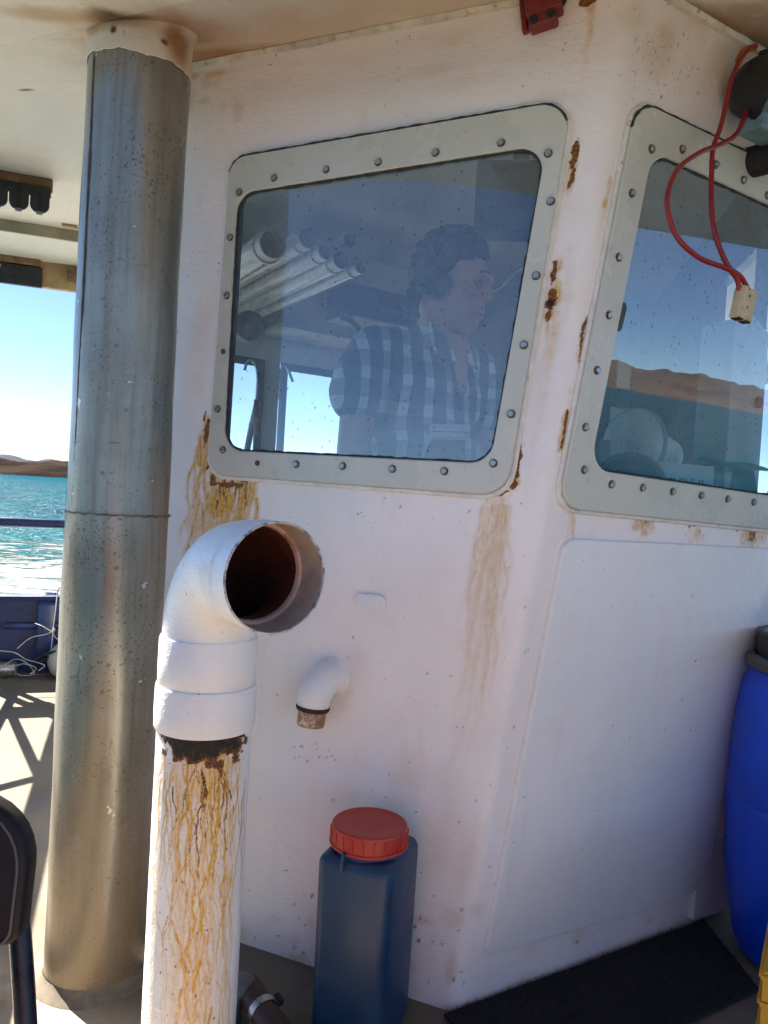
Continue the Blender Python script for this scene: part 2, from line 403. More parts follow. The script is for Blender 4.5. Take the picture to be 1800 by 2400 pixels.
# ================================================================== THE SETTING: sea, hills, deck
BX = V(math.cos(math.radians(19)), math.sin(math.radians(19)), 0)      # across the boat
BY = V(-BX.y, BX.x, 0)                                                  # along the boat, towards the stern wake
SEA = -1.5
def sea_material():
    t = NT('sea_water'); g = t.coord(world=True)
    w1 = t.noise(t.coord((0.35, 0.35, 0.35), True), 1.0, 6, 0.62, 0.4); w2 = t.noise(t.coord((2.2, 2.2, 2.2), True), 1.0, 4, 0.6, 0.3)
    # wake: churned water astern, dying out with distance
    mp = t.n('ShaderNodeSeparateXYZ'); gg = t.n('ShaderNodeNewGeometry')
    dt = t.n('ShaderNodeVectorMath', operation='DOT_PRODUCT'); t.l(gg.outputs['Position'], dt.inputs[0]); dt.inputs[1].default_value = tuple(BY)
    near = t.math('MULTIPLY', t.ramp(dt.outputs['Value'], 62, 8), t.ramp(dt.outputs['Value'], -3, 6))
    lace = t.noise(t.coord((0.30, 0.75, 0.5), True, (0, 0, -0.33)), 1.0, 8, 0.72, 1.4)
    lace2 = t.noise(t.coord((1.5, 3.0, 1.5), True, (0, 0, -0.33)), 1.0, 6, 0.72, 0.8)
    lsum = t.math('ADD', t.math('MULTIPLY', lace, 0.6), t.math('MULTIPLY', lace2, 0.4))
    thr = t.math('SUBTRACT', 0.72, t.math('MULTIPLY', near, 0.34))
    foam = t.ramp(t.math('SUBTRACT', lsum, thr), -0.02, 0.09)
    crest = t.ramp(t.noise(t.coord((0.5, 1.6, 1), True, (0, 0, -0.33)), 1.0, 7, 0.7, 0.6), 0.66, 0.72)
    foam = t.math('MAXIMUM', t.math('MULTIPLY', foam, t.ramp(dt.outputs['Value'], 90, 30)), t.math('MULTIPLY', crest, 0.55))
    deep = t.mix(t.ramp(w1, 0.35, 0.65), (0.0005, 0.036, 0.062), (0.001, 0.072, 0.108))
    deep = t.mix(t.math('MULTIPLY', near, 0.55), deep, (0.008, 0.12, 0.13))
    cc = t.mix(foam, deep, (0.42, 0.46, 0.46))
    h = t.math('ADD', w1, t.math('MULTIPLY', w2, 0.35)); h = t.math('ADD', h, t.math('MULTIPLY', foam, 0.2))
    nb = t.bump(h, 1.0, 0.8)
    df = t.n('ShaderNodeBsdfDiffuse'); t.l(cc, df.inputs[0]); t.l(nb, df.inputs['Normal'])
    gs = t.n('ShaderNodeBsdfGlossy'); gs.inputs['Roughness'].default_value = 0.22; t.l(nb, gs.inputs['Normal'])
    lw = t.n('ShaderNodeLayerWeight'); lw.inputs['Blend'].default_value = 0.25; t.l(nb, lw.inputs['Normal'])
    mx = t.n('ShaderNodeMixShader'); t.l(t.math('MULTIPLY', t.math('MULTIPLY', lw.outputs['Fresnel'], 0.035), t.math('SUBTRACT', 1.0, foam)), mx.inputs[0]); t.l(df.outputs[0], mx.inputs[1]); t.l(gs.outputs[0], mx.inputs[2]); t.l(mx.outputs[0], t.out.inputs[0])
    return t.m
def sheet(name, n, R, z, m):
    # rings, dense near the boat
    rs = [0]+[6*1.16**i for i in range(60)]; rs = [r for r in rs if r < R]+[R]
    seg = 96; vs = []; fs = []
    for r in rs:
        for k in range(seg):
            a = 2*math.pi*k/seg; vs.append((r*math.cos(a), r*math.sin(a), z))
    for i in range(len(rs)-1):
        for k in range(seg):
            l = (k+1) % seg; fs.append((i*seg+k, i*seg+l, (i+1)*seg+l, (i+1)*seg+k) if i else (k, seg+l, seg+k)[::-1])
    return mobj(name, vs, fs, m)
tag(sheet('sea', 0, 24000, SEA, sea_material()), kind='structure')
def hill_material(name, a, b, c):
    t = NT(name); g = t.coord(world=True)
    n = t.noise(t.coord((0.012,)*3, True), 1.0, 8, 0.65); n2 = t.noise(t.coord((0.06, 0.06, 0.3), True), 1.0, 6, 0.7)
    cc = t.mix(t.ramp(n, 0.35, 0.65), a, b); cc = t.mix(t.ramp(n2, 0.52, 0.72), cc, c)
    t.bsdf(cc, 0.95, 0, t.bump(n2, 0.8, 9.0), 0.0); return t.m
def hills(name, az0, az1, dist, depth, prof, m, seed):
    """rocky coast: prof(t) gives ridge height; rows run inland from the shoreline"""
    nc = 220; nr = 26
    tt = np.linspace(0, 1, nc)[None, :]; rr = np.linspace(0, 1, nr)[:, None]
    az = np.radians(az0+(az1-az0)*tt)+0*rr
    d = dist*(1+0.10*(fbm(tt*9, tt*0, seed)-0.5))+depth*rr
    x = d*np.cos(az); y = d*np.sin(az)
    env = np.sin(np.clip(rr*1.25, 0, 1)*math.pi/2)**0.8
    h = np.array([prof(k) for k in tt[0]])[None, :]*env*(0.45+1.1*fbm(x/(dist*0.045), y/(dist*0.045), seed+3, 5))
    h = h+np.where(rr < 0.02, -dist*0.004, 0)
    v = np.stack([x, y, SEA+h], -1).reshape(-1, 3)
    o = fastgrid(name, v, gridquads(nr, nc)[:, ::-1], m); return tag(o, kind='structure')
HB = hill_material('brown_rock', (0.10, 0.050, 0.028), (0.17, 0.095, 0.056), (0.055, 0.03, 0.02))
HG = hill_material('grey_rock', (0.022, 0.017, 0.016), (0.048, 0.036, 0.030), (0.009, 0.008, 0.008))
HP = hill_material('hazed_dune', (0.085, 0.088, 0.115), (0.10, 0.10, 0.125), (0.075, 0.08, 0.10))  # lavender-blue of distance haze is put into the dune colour
hills('hills', 66, 131, 900, 500, lambda k: 7+34*min(1, max(0, (0.98-k)*2.4))**0.7*(0.75+0.25*math.sin(k*23)), HG, 3)
hills('far_dunes', 60, 150, 4200, 2500, lambda k: 85+60*math.sin(k*5.2+0.4)**2, HP, 9)
hills('headland', -62, 34, 700, 500, lambda k: 21+9*math.sin(k*7+0.6)**2+2.5*math.sin(k*31), HB, 21)

def deck_material():
    t = NT('deck_paint'); c = t.coord(world=True)
    n1 = t.noise(c, 1.3, 6, 0.65); n2 = t.noise(c, 7, 6, 0.7); n3 = t.noise(c, 260, 3, 0.6)
    cc = t.mix(t.ramp(n1, 0.3, 0.7), (0.35, 0.275, 0.185), (0.45, 0.37, 0.26))
    cc = t.mix(t.ramp(n2, 0.46, 0.72, 0, 0.75), cc, (0.24, 0.165, 0.095))
    cc = t.mix(t.ramp(t.noise(c, 23, 5, 0.7), 0.6, 0.75, 0, 0.6), cc, (0.12, 0.085, 0.06))
    cc = t.mix(t.ramp(t.noise(c, 60, 2, 0.5), 0.7, 0.76), cc, (0.6, 0.55, 0.46))
    # darker grey-brown tone towards the foot of the cabin
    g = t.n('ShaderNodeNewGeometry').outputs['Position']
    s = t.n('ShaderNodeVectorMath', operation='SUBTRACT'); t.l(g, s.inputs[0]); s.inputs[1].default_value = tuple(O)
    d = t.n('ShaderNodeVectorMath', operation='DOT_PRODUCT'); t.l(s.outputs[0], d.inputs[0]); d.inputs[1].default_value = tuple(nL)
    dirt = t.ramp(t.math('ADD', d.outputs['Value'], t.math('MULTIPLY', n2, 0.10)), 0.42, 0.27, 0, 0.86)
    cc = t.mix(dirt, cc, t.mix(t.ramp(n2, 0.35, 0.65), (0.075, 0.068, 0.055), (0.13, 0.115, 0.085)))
    h = t.math('ADD', n3, t.math('MULTIPLY', n2, 0.4))
    t.bsdf(cc, t.ramp(n2, 0.3, 0.7, 0.55, 0.85), 0, t.bump(h, 0.35, 0.002), 0.4)
    return t.m
STERN = deckpt(60, 1578)
def bxy(a, b, z=0.0): return STERN + BX*a + BY*b + V(0, 0, z)
dk = [bxy(-0.55, 0.05), bxy(6.2, 0.05), bxy(6.2, -8.0), bxy(-0.55, -8.0)]
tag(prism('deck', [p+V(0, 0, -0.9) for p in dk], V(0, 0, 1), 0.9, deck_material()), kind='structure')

# ================================================================== THE WHEELHOUSE
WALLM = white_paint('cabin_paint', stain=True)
wheel = thing('wheelhouse', 'white painted steel wheelhouse with rust stains and two bolted windows', 'wheelhouse', tuple(O))
# window outlines, metres on the wall: side wall (s, z), front wall (r, z)
def q(px, fn): return [Vector(fn(u, v)) for (u, v) in px]
w1_out = rpoly(q([(547, 376), (1344, 240), (1191, 1163), (493, 1112)], Lsz), [0.046, 0.058, 0.064, 0.05], 8)
w1_in = rpoly(q([(563, 458), (1284, 345), (1152, 1087), (531, 1056)], Lsz), [0.05, 0.05, 0.05, 0.055], 8)
def rp(u, v): return Rrz(u, v)
r0, zt = 0.052, 1.918
w2_out = rpoly([Vector((0.046, 1.915)), Vector((0.845, 1.905)), Vector((0.845, 1.065)), Vector((0.030, 1.094))], [0.055, 0.05, 0.05, 0.06], 8)
w2_in = rpoly([Vector((0.112, 1.832)), Vector((0.780, 1.815)), Vector((0.780, 1.152)), Vector((0.098, 1.178))], [0.05, 0.05, 0.05, 0.06], 8)
RHO = 0.045; TL = RHO*math.tan(math.radians(52.7/2))
NZ = 611; NLc = 285; NA = 12; NR = 240; WEND = -1.0; RENDD = 0.90
zrow = np.linspace(0, CEIL, NZ)
rng = np.random.default_rng(11)
def wall_mesh():
    scz = -0.012+0.113*zrow
    # p coordinate (signed path length from the corner)
    aL = np.linspace(0, 1, NLc)[None, :]; left = (WEND-scz)[:, None]*(1-aL)+(-TL)*aL
    ang = np.linspace(0, 1, NA+2)[1:-1][None, :]
    arc = -TL+2*TL*ang+0*zrow[:, None]
    right = np.linspace(TL, RENDD, NR)[None, :]+0*zrow[:, None]
    P = np.concatenate([left, arc, right], 1); Z = zrow[:, None]+0*P
    dl = np.array(dL); dr = np.array(dR); o = np.array(O)
    cor = o[None, :]+scz[:, None]*dl[None, :]
    xyz = np.zeros(P.shape+(3,)); xyz[..., 2] = Z
    base = np.where((P < 0)[..., None], P[..., None]*dl, P[..., None]*dr)
    xyz[..., :2] = (cor[:, None, :]+base)[..., :2]
    # fillet
    n0 = np.array([dl[1], -dl[0]]); cen = cor[:, :2]-TL*dl[:2]-RHO*n0
    a0 = math.atan2(n0[1], n0[0]); tot = math.radians(52.7)
    for k in range(NA):
        a = a0+tot*ang[0, k]; xyz[:, NLc+k, 0] = cen[:, 0]+RHO*math.cos(a); xyz[:, NLc+k, 1] = cen[:, 1]+RHO*math.sin(a)
    # plating is never quite flat
    nn = np.where((P < 0)[..., None], np.array(nL), np.array(nR))
    und = (fbm(P*3.1+5, Z*3.1, 40, 3)-0.5)*0.006+(fbm(P*17, Z*17, 41, 2)-0.5)*0.0012
    xyz = xyz+nn*und[..., None]
    # ---- stains
    R_ = np.zeros(P.shape); G_ = np.zeros(P.shape); B_ = np.zeros(P.shape); A_ = np.zeros(P.shape)
    def bl(ch, u, v, ru, rv, st=1.0, hard=0.5, warp=0.8, sc=60, seed=None):
        blob(ch, P, Z, Pp(u, v), ru*0.00098, rv*0.00098, st, hard, warp, sc, int(rng.integers(1000)) if seed is None else seed)
    def dr_(ch, u, v, ln, w, st, wob=1.0): 
        p, z = Pp(u, v); drip(ch, P, Z, p, z, ln*0.00098, w*0.00098, st, rng, wob)
    # lower left corner of the side window
    for (u, v, a, b, st) in [(484, 1010, 10, 50, .95), (489, 1080, 9, 40, .95), (500, 1126, 14, 18, .85), (538, 1136, 46, 10, .9), (480, 975, 6, 20, .8)]: bl(R_, u, v, a, b, st*0.8, 0.6, 0.7, 90)
    for (u, v, a, b, st) in [(478, 1040, 28, 100, .9), (515, 1170, 62, 70, .95), (590, 1150, 20, 46, .7), (500, 1260, 60, 110, .55), (475, 1330, 26, 120, .5)]: bl(G_, u, v, a, b, st, 0.6, 0.5, 40)
    for k in range(60): dr_(G_, rng.uniform(456, 608), rng.uniform(1040, 1190), rng.uniform(140, 360), rng.uniform(3, 7), rng.uniform(.7, 1.1))
    for k in range(14): dr_(R_, rng.uniform(478, 580), rng.uniform(1090, 1150), rng.uniform(60, 210), rng.uniform(2, 4), rng.uniform(.5, .75))
    bl(B_, 520, 1230, 110, 190, .55, 0.8, 0.4, 20); bl(B_, 470, 800, 60, 260, .35, .9, .4, 14)
    # right-hand edge of the side window
    for (u, v, a, b, st) in [(1345, 370, 9, 42, .9), (1340, 420, 8, 30, .8), (1298, 640, 8, 34, .8), (1294, 700, 16, 30, .95), (1285, 745, 9, 18, .7), (1214, 1080, 9, 40, .9), (1204, 1125, 12, 26, .95), (1172, 1152, 26, 12, .85)]: bl(R_, u, v, a, b, st, 0.6, 0.7, 110)
    bl(A_, 1292, 712, 13, 11, 1.0, 0.4, 0.35, 120)
    for (u, v, a, b, st) in [(1340, 400, 14, 75, .65), (1300, 680, 22, 80, .85), (1206, 1110, 18, 60, .85), (1165, 1190, 30, 60, .55), (1150, 1260, 26, 130, .35)]: bl(G_, u, v, a, b, st, 0.7, 0.6, 50)
    for k in range(12): dr_(G_, rng.uniform(1278, 1312), rng.uniform(690, 760), rng.uniform(60, 240), rng.uniform(2, 5), rng.uniform(.25, .5), .6)
    for k in range(18): dr_(G_, rng.uniform(1128, 1196), rng.uniform(1160, 1220), rng.uniform(100, 520), rng.uniform(3, 9), rng.uniform(.15, .5), .6)
    for k in range(9): dr_(B_, rng.uniform(1108, 1190), rng.uniform(1180, 1350), rng.uniform(300, 800), rng.uniform(5, 16), rng.uniform(.25, .6), .5)
    for k in range(16): dr_(G_, rng.uniform(1110, 1185), rng.uniform(1200, 1500), rng.uniform(120, 420), rng.uniform(1.5, 4), rng.uniform(.2, .6), .8)
    for k in range(6): dr_(B_, rng.uniform(1280, 1350), rng.uniform(500, 760), rng.uniform(200, 420), rng.uniform(6, 14), rng.uniform(.2, .4), .5)
    bl(B_, 1300, 230, 70, 34, .35, .9, .5, 20)
    bl(B_, 1090, 1150, 60, 10, .5, .8, .6, 30)
    # left-hand edge and foot of the front window
    for (u, v, a, b, st) in [(1366, 780, 7, 40, .9), (1360, 830, 6, 24, .7), (1326, 985, 7, 34, .9), (1318, 1035, 7, 40, .7), (1345, 1195, 15, 8, .8)]: bl(R_, u, v, a, b, st, 0.6, 0.7, 110)
    for (u, v, a, b, st) in [(1364, 800, 12, 60, .6), (1320, 1010, 13, 80, .75), (1425, 450, 8, 60, .5), (1416, 475, 9, 16, .8)]: bl(G_, u, v, a, b, st, 0.7, 0.6, 60)
    for k in range(6): dr_(G_, rng.uniform(1325, 1352), 1195, rng.uniform(60, 190), rng.uniform(2, 5), rng.uniform(.3, .6), .7)
    for (u, v, a, b, st) in [(1510, 1225, 36, 22, .55), (1620, 1232, 30, 7, .8), (1640, 1245, 20, 10, .6), (1728, 1240, 14, 12, .8), (1765, 1255, 26, 26, .8)]: bl(R_, u, v, a, b, st*0.72, 0.9, 1.0, 160)
    for (u, v, a, b, st) in [(1508, 1228, 48, 34, .7), (1632, 1250, 32, 28, .5), (1758, 1258, 48, 40, .75)]: bl(G_, u, v, a, b, st, 0.8, 0.8, 70)
    for k in range(14): dr_(G_, rng.uniform(1735, 1800), rng.uniform(1240, 1260), rng.uniform(20, 60), rng.uniform(2, 4), .8)
    # soot and rust creeping down from the deckhead
    for k in range(10): bl(B_, rng.uniform(1490, 1800), rng.uniform(-20, 150), rng.uniform(30, 90), rng.uniform(40, 110), rng.uniform(.25, .6), .9, .5, 18)
    for (u, v, a, b, st) in [(1640, 30, 150, 70, .8), (1760, 90, 90, 90, .85), (1560, 90, 60, 60, .5), (1730, 170, 40, 120, .5)]: bl(B_, u, v, a, b, st, 0.95, 0.5, 12); bl(G_, u, v, a*.6, b*.6, st*.5, 0.95, 0.7, 20)
    for (u, v, a, b, st) in [(455, 178, 36, 24, .75), (500, 172, 40, 14, .6), (440, 240, 30, 80, .4)]: bl(B_, u, v, a, b, 1.2*st, .9, .6, 26); bl(G_, u, v, a*.8, b*.6, st*.7, .9, .8, 40)
    bl(G_, 1385, 20, 16, 30, .7, .7, .6, 60); bl(R_, 1380, 2, 30, 12, .9, .5, .5, 80); dr_(G_, 1388, 30, 120, 6, .55)
    for k in range(8): bl(B_, rng.uniform(440, 560), rng.uniform(175, 260), rng.uniform(15, 50), rng.uniform(10, 40), rng.uniform(.3, .75), .9, .6, 26)
    for k in range(9): bl(B_, rng.uniform(560, 1260), rng.uniform(60, 210), rng.uniform(50, 130), rng.uniform(14, 36), rng.uniform(.12, .34), .95, .5, 14)
    for k in range(7): bl(R_, rng.uniform(445, 760), 160-0.2*rng.uniform(0, 300), rng.uniform(3, 8), rng.uniform(2, 5), .7, .6, .6, 150)
    # foot of the wall, trodden and splashed
    for k in range(26): bl(B_, rng.uniform(545, 1060), rng.uniform(2130, 2360), rng.uniform(15, 60), rng.uniform(12, 60), rng.uniform(.2, .7), .9, .6, 22)
    bl(G_, 700, 2250, 40, 30, .5, .8, .7, 40); bl(G_, 725, 2285, 40, 14, .55, .8, .7, 50)
    for k in range(40): bl(A_, rng.uniform(545, 1120), rng.uniform(2090, 2330), rng.uniform(1.5, 6), rng.uniform(2, 9), rng.uniform(.4, .9), .6, .6, 160)
    for k in range(14): bl(B_, rng.uniform(1050, 1640), rng.uniform(2080, 2300), rng.uniform(20, 70), rng.uniform(14, 50), rng.uniform(.2, .5), .9, .6, 22)
    # knocks and scuffs on the lower front
    for k in range(60):
        u = rng.uniform(1150, 1640); v = rng.uniform(1900, 2240); bl(A_, u, v, rng.uniform(2, 12), rng.uniform(1.5, 7), rng.uniform(.25, .7), .7, .8, 170)
    for k in range(46): bl(A_, rng.uniform(600, 1250), rng.uniform(1150, 2050), rng.uniform(1.2, 4), rng.uniform(1.2, 5), rng.uniform(.35, .9), .6, .5, 150)
    for k in range(8): bl(B_, rng.uniform(640, 1100), rng.uniform(1500, 2050), rng.uniform(30, 90), rng.uniform(50, 160), rng.uniform(.12, .3), .95, .4, 10)
    for k in range(18): bl(A_, rng.uniform(690, 800), rng.uniform(1730, 1790), rng.uniform(1.5, 4), rng.uniform(1.5, 4), .6, .6, .5, 150)
    bl(B_, 815, 1600, 26, 80, .45, .9, .5, 24)
    # pockmarks where the paint has lifted beside the front window head
    for k in range(70): bl(A_, rng.uniform(1470, 1640), rng.uniform(80, 230), rng.uniform(1, 3), rng.uniform(2, 7), rng.uniform(.2, .5), .7, .4, 150)
    pm = (P < 0)
    S = P+scz[:, None]
    qd = gridquads(P.shape[0], P.shape[1])
    Pc = P.reshape(-1)[qd].mean(1); Sc = S.reshape(-1)[qd].mean(1); Zc = Z.reshape(-1)[qd].mean(1)
    h1 = [tuple((a*0.45+b*0.55)) for a, b in zip(w1_out, w1_in)]; h2 = [tuple((a*0.45+b*0.55)) for a, b in zip(w2_out, w2_in)]
    hole = ((Pc < 0) & inpoly(Sc, Zc, h1)) | ((Pc > 0) & inpoly(Pc, Zc, h2))
    qd = qd[~hole]
    fastgrid('cabin_wall', xyz.reshape(-1, 3), qd, WALLM, wheel, np.stack([R_, G_, B_, A_], -1).reshape(-1, 4))
wall_mesh()
# inner skin, far walls, floor and deckhead of the cabin
Ept = Lpt(WEND, 0); Bpt = Rpt(RENDD, 0); Btop = Rpt(RENDD, CEIL)
Dpt = Ept + BY*0.78; Dpt.z = 0
fw = V(math.cos(math.radians(33)), math.sin(math.radians(33)), 0)
Cpt = Dpt + fw*2.75
INW = simple('cabin_lining', (0.80, 0.80, 0.79), 0.55, var=0.10, vs=5, dirt=(0.22, 0.2, 0.17), dv=0.62)
WOOD = simple('varnished_panel', (0.15, 0.085, 0.055), 0.4, var=0.4, vs=9, dirt=(0.05, 0.03, 0.02))
def wallpanel(name, a, b, z0, z1, holes, m, th=0.03):
    """flat wall from a to b with rectangular rounded openings (t0,t1,z0,z1 in metres along the wall)"""
    a = Vector(a); b = Vector(b); d = (b-a); Ln = d.length; d = d/Ln; n = V(d.y, -d.x, 0)
    xs = sorted(set([0, Ln]+[h[0] for h in holes]+[h[1] for h in holes])); zs = sorted(set([z0, z1]+[h[2] for h in holes]+[h[3] for h in holes]))
    vs = []; fs = []
    for i in range(len(xs)-1):
        for j in range(len(zs)-1):
            cx = (xs[i]+xs[i+1])/2; cz = (zs[j]+zs[j+1])/2
            if any(h[0] < cx < h[1] and h[2] < cz < h[3] for h in holes): continue
            bq = len(vs)
            for dz in (0, th):
                for (x, z) in ((xs[i], zs[j]), (xs[i+1], zs[j]), (xs[i+1], zs[j+1]), (xs[i], zs[j+1])): vs.append(a+d*x+V(0, 0, z)+n*(dz-th/2))
            fs += [(bq, bq+1, bq+2, bq+3), (bq+7, bq+6, bq+5, bq+4), (bq, bq+4, bq+5, bq+1), (bq+1, bq+5, bq+6, bq+2), (bq+2, bq+6, bq+7, bq+3), (bq+3, bq+7, bq+4, bq)]
    return mobj(name, vs, fs, m, wheel)
lpos = lambda X: X
wallpanel('aft_wall', Ept+BY*0.02, Dpt, 0, CEIL, [(0.10, 0.70, 0.95, 1.85)], INW)
FH = [(0.06, 0.530, 0.95, 1.60), (0.600, 1.30, 0.95, 1.60)]
wallpanel('far_wall', Dpt, Cpt, 0, CEIL, FH, INW)
wallpanel('starboard_wall', Bpt+V(0.03, 0.05, 0), Cpt, 0, CEIL, [(0.03, 0.42, 0.95, 1.85)], WOOD)
WM = simple('cabin_door_frame', (0.09, 0.10, 0.11), 0.6)
fl = [Ept+nL*-0.02, O+nL*-0.03, Bpt+nR*-0.03, Cpt, Dpt]
mobj('cabin_floor', [V(p.x, p.y, 0.012) for p in fl], [(0, 1, 2, 3, 4)], simple('cabin_floor_lino', (0.12, 0.10, 0.09), 0.6), wheel)
mobj('cabin_deckhead', [V(p.x, p.y, 2.09) for p in [Ept+nL*-0.02, corner(2.09)+nL*-0.03, Rpt(RENDD, 2.09, -0.03), Cpt, Dpt]], [(4, 3, 2, 1, 0)], simple('deckhead_lining', (0.85, 0.85, 0.83), 0.6, var=0.08, vs=4), wheel)

# ---- windows
def frp_material():
    t = NT('frame_fibreglass'); c = t.coord()
    n1 = t.noise(c, 5, 5, 0.6); n2 = t.noise(c, 22, 6, 0.7); n3 = t.noise(c, 300, 2, 0.5)
    cc = t.mix(t.ramp(n1, 0.3, 0.7), (0.53, 0.52, 0.455), (0.58, 0.565, 0.495))
    cc = t.mix(t.ramp(n2, 0.62, 0.76, 0, 0.75), cc, (0.36, 0.24, 0.12))
    cc = t.mix(t.ramp(t.voro(t.coord((1, 1, 1)), 9, 'DISTANCE_TO_EDGE'), 0.012, 0.004, 0, 0.0), cc, (0.2, 0.14, 0.09))
    t.bsdf(cc, t.ramp(n1, 0.3, 0.7, 0.22, 0.36), 0, t.bump(n3, 0.06, 0.001), 0.5); return t.m
M['frame_grp'] = frp_material()
def glass_material():
    t = NT('window_glass'); c = t.coord()
    tr = t.n('ShaderNodeBsdfTransparent'); tr.inputs[0].default_value = (0.86, 0.91, 0.90, 1)
    gl = t.n('ShaderNodeBsdfGlossy'); gl.inputs['Roughness'].default_value = 0.012; gl.inputs['Color'].default_value = (0.80, 0.93, 1.0, 1)
    t.l(t.bump(t.noise(c, 3.0, 2, 0.5), 0.02, 0.01), gl.inputs['Normal'])
    fr = t.n('ShaderNodeFresnel'); fr.inputs['IOR'].default_value = 1.52
    fac = t.math('MINIMUM', t.math('ADD', t.math('MULTIPLY', fr.outputs[0], 1.35), 0.075), 1.0)
    mx = t.n('ShaderNodeMixShader'); t.l(fac, mx.inputs[0]); t.l(tr.outputs[0], mx.inputs[1]); t.l(gl.outputs[0], mx.inputs[2])
    # dried spray specks; salt film tinted blue to paint in sky haze
    df = t.n('ShaderNodeBsdfDiffuse'); df.inputs[0].default_value = (0.52, 0.66, 0.80, 1)
    film = t.ramp(t.noise(c, 4, 5, 0.7), 0.3, 0.8, 0.08, 0.24)
    mf = t.n('ShaderNodeMixShader'); t.l(film, mf.inputs[0]); t.l(mx.outputs[0], mf.inputs[1]); t.l(df.outputs[0], mf.inputs[2])
    dk = t.n('ShaderNodeBsdfDiffuse'); dk.inputs[0].default_value = (0.03, 0.04, 0.055, 1)
    vo = t.ramp(t.voro(t.coord((75, 75, 55)), 1.0), 0.20, 0.12); rar = t.ramp(t.noise(c, 40, 3, 0.7), 0.44, 0.56)
    mk = t.math('MULTIPLY', t.math('MULTIPLY', vo, rar), 0.62)
    ms = t.n('ShaderNodeMixShader'); t.l(mk, ms.inputs[0]); t.l(mf.outputs[0], ms.inputs[1]); t.l(dk.outputs[0], ms.inputs[2])
    t.l(ms.outputs[0], t.out.inputs[0]); return t.m
GLASS = glass_material()
def hexbolt(m):
    """hexagon head on a washer, axis +Z, foot at 0"""
    vs, fs = lathegeo((0, 0, 0), (0, 0, 1), [(0.0092, 0), (0.0092, 0.0012), (0.0088, 0.0016), (0, 0.0016)], 16)
    h, g = lathegeo((0, 0, 0.0016), (0, 0, 1), [(0.0072, 0), (0.0072, 0.0046), (0.0060, 0.0058), (0.0046, 0.0058), (0.0040, 0.0052), (0, 0.0052)], 6)
    b = len(vs); vs += h; fs += [[i+b for i in f] for f in g]
    me = bpy.data.meshes.new('bolt'); nw = len(fs)-len(g); me.from_pydata([tuple(v) for v in vs], [], fs); me.update(); me.materials.append(m); me.materials.append(WASHER)
    for i in range(nw): me.polygons[i].material_index = 1
    return me
WASHER = simple('stained_washer', (0.17, 0.11, 0.07), 0.6, metal=0.3, var=0.5, vs=120)
BOLT = hexbolt(M['steel']); BOLT_R = hexbolt(M['rusty_steel'])
def window(out2, in2, pt, n, bolts, tilt=0.0):
    out = [pt(p.x, p.y) for p in out2]; inn = [pt(p.x, p.y) for p in in2]
    fr = ringprism('window_frame', out, inn, n, 0.014, M['frame_grp'], wheel, 0.003, 0.002)
    # painted bead of the plating round the frame
    bd = [p+(p-q_).normalized()*0.005+n*0.003 for p, q_ in zip(out, inn)]
    bd = [b+n*0.0015*math.sin(i*1.7) for i, b in enumerate(bd)]
    tube('bead', bd, [0.0065+0.0012*math.sin(i*2.3) for i in range(len(bd))], M['bead'], fr, 8, False, True)
    # dark strip along the head of the frame
    hd_i = [i for i in range(len(out)) if out[i].z > max(p.z for p in out)-0.06]
    hp_ = sorted([out[i]+(out[i]-inn[i]).normalized()*0.001+n*0.012 for i in hd_i], key=lambda p: p.dot(dR+dL)); hq = []
    for a, b in zip(hp_[:-1], hp_[1:]):
        k = max(1, int((b-a).length/0.015)); hq += [a.lerp(b, j/k) for j in range(k)]
    rr = random.Random(9); tube('head_strip', hq, [0.0022+0.0024*rr.random() for _ in hq], M['sealant'], fr, 6)
    # squeezed-out sealant at the inner edge
    r = random.Random(4); dense = []
    for i in range(len(inn)):
        a = inn[i]; b = inn[(i+1) % len(inn)]; k = max(1, int((b-a).length/0.012))
        for j in range(k): dense.append(a.lerp(b, j/k))
    tube('gasket', [p+n*0.006 for p in dense], [0.0035+0.0026*r.random() for _ in dense], M['sealant'], fr, 6, False, True)
    # glass sits 6 mm behind the face of the frame
    cen = sum(inn, V(0, 0, 0))/len(inn)
    gp = [q_+(p-q_)*0.25 for p, q_ in zip(out, inn)]
    pv_ = [p+n*((0.003 if tilt == 0 else -0.009)+tilt*(p.z-1.12)) for p in gp]; nf = (pv_[1]-pv_[0]).cross(pv_[len(pv_)//2]-pv_[0]).dot(n)
    mobj('window_pane', pv_, [tuple(range(len(gp)))[::(1 if nf > 0 else -1)]], GLASS, wheel)
    # reveal behind the glass
    rv = []; N = len(inn)
    for p, q_ in zip(out, inn): rv.append(q_+(p-q_)*0.3-n*0.001)
    rb = [p-n*0.03 for p in rv]
    mobj('window_reveal', rv+rb, [(i, (i+1) % N, N+(i+1) % N, N+i) for i in range(N)], M['sealant'], wheel)
    rot = n.to_track_quat('Z', 'Y')
    for i, (p, kind) in enumerate(bolts):
        o = bpy.data.objects.new('bolt', BOLT_R if kind else BOLT); COL.objects.link(o); o.parent = fr
        w = p+n*0.0155; o.location = w-wloc(fr); o.rotation_mode = 'QUATERNION'
        from mathutils import Quaternion
        o.rotation_quaternion = rot @ Quaternion((0, 0, 1), r.random()*3)
        if kind: o.scale = (0.8, 0.8, 0.35)
    return fr
b1 = [(112, 462), (262, 400), (487, 364), (712, 331), (960, 291), (1243, 248), (1447, 294), (1458, 501), (1395, 823), (1342, 1122), (1287, 1420), (1210, 1633), (998, 1667), (774, 1657), (559, 1645), (358, 1637), (41, 1574), (18, 1398), (57, 908), (72, 657)]
bolts1 = [(onplane(500+.5425*x, 200+.5425*y, O+nL*0.016, nL)-nL*0.016, 0) for (x, y) in b1]+[(onplane(500+.5425*x, 200+.5425*y, O+nL*0.016, nL)-nL*0.016, 1) for (x, y) in [(190, 1632), (42, 1150)]]
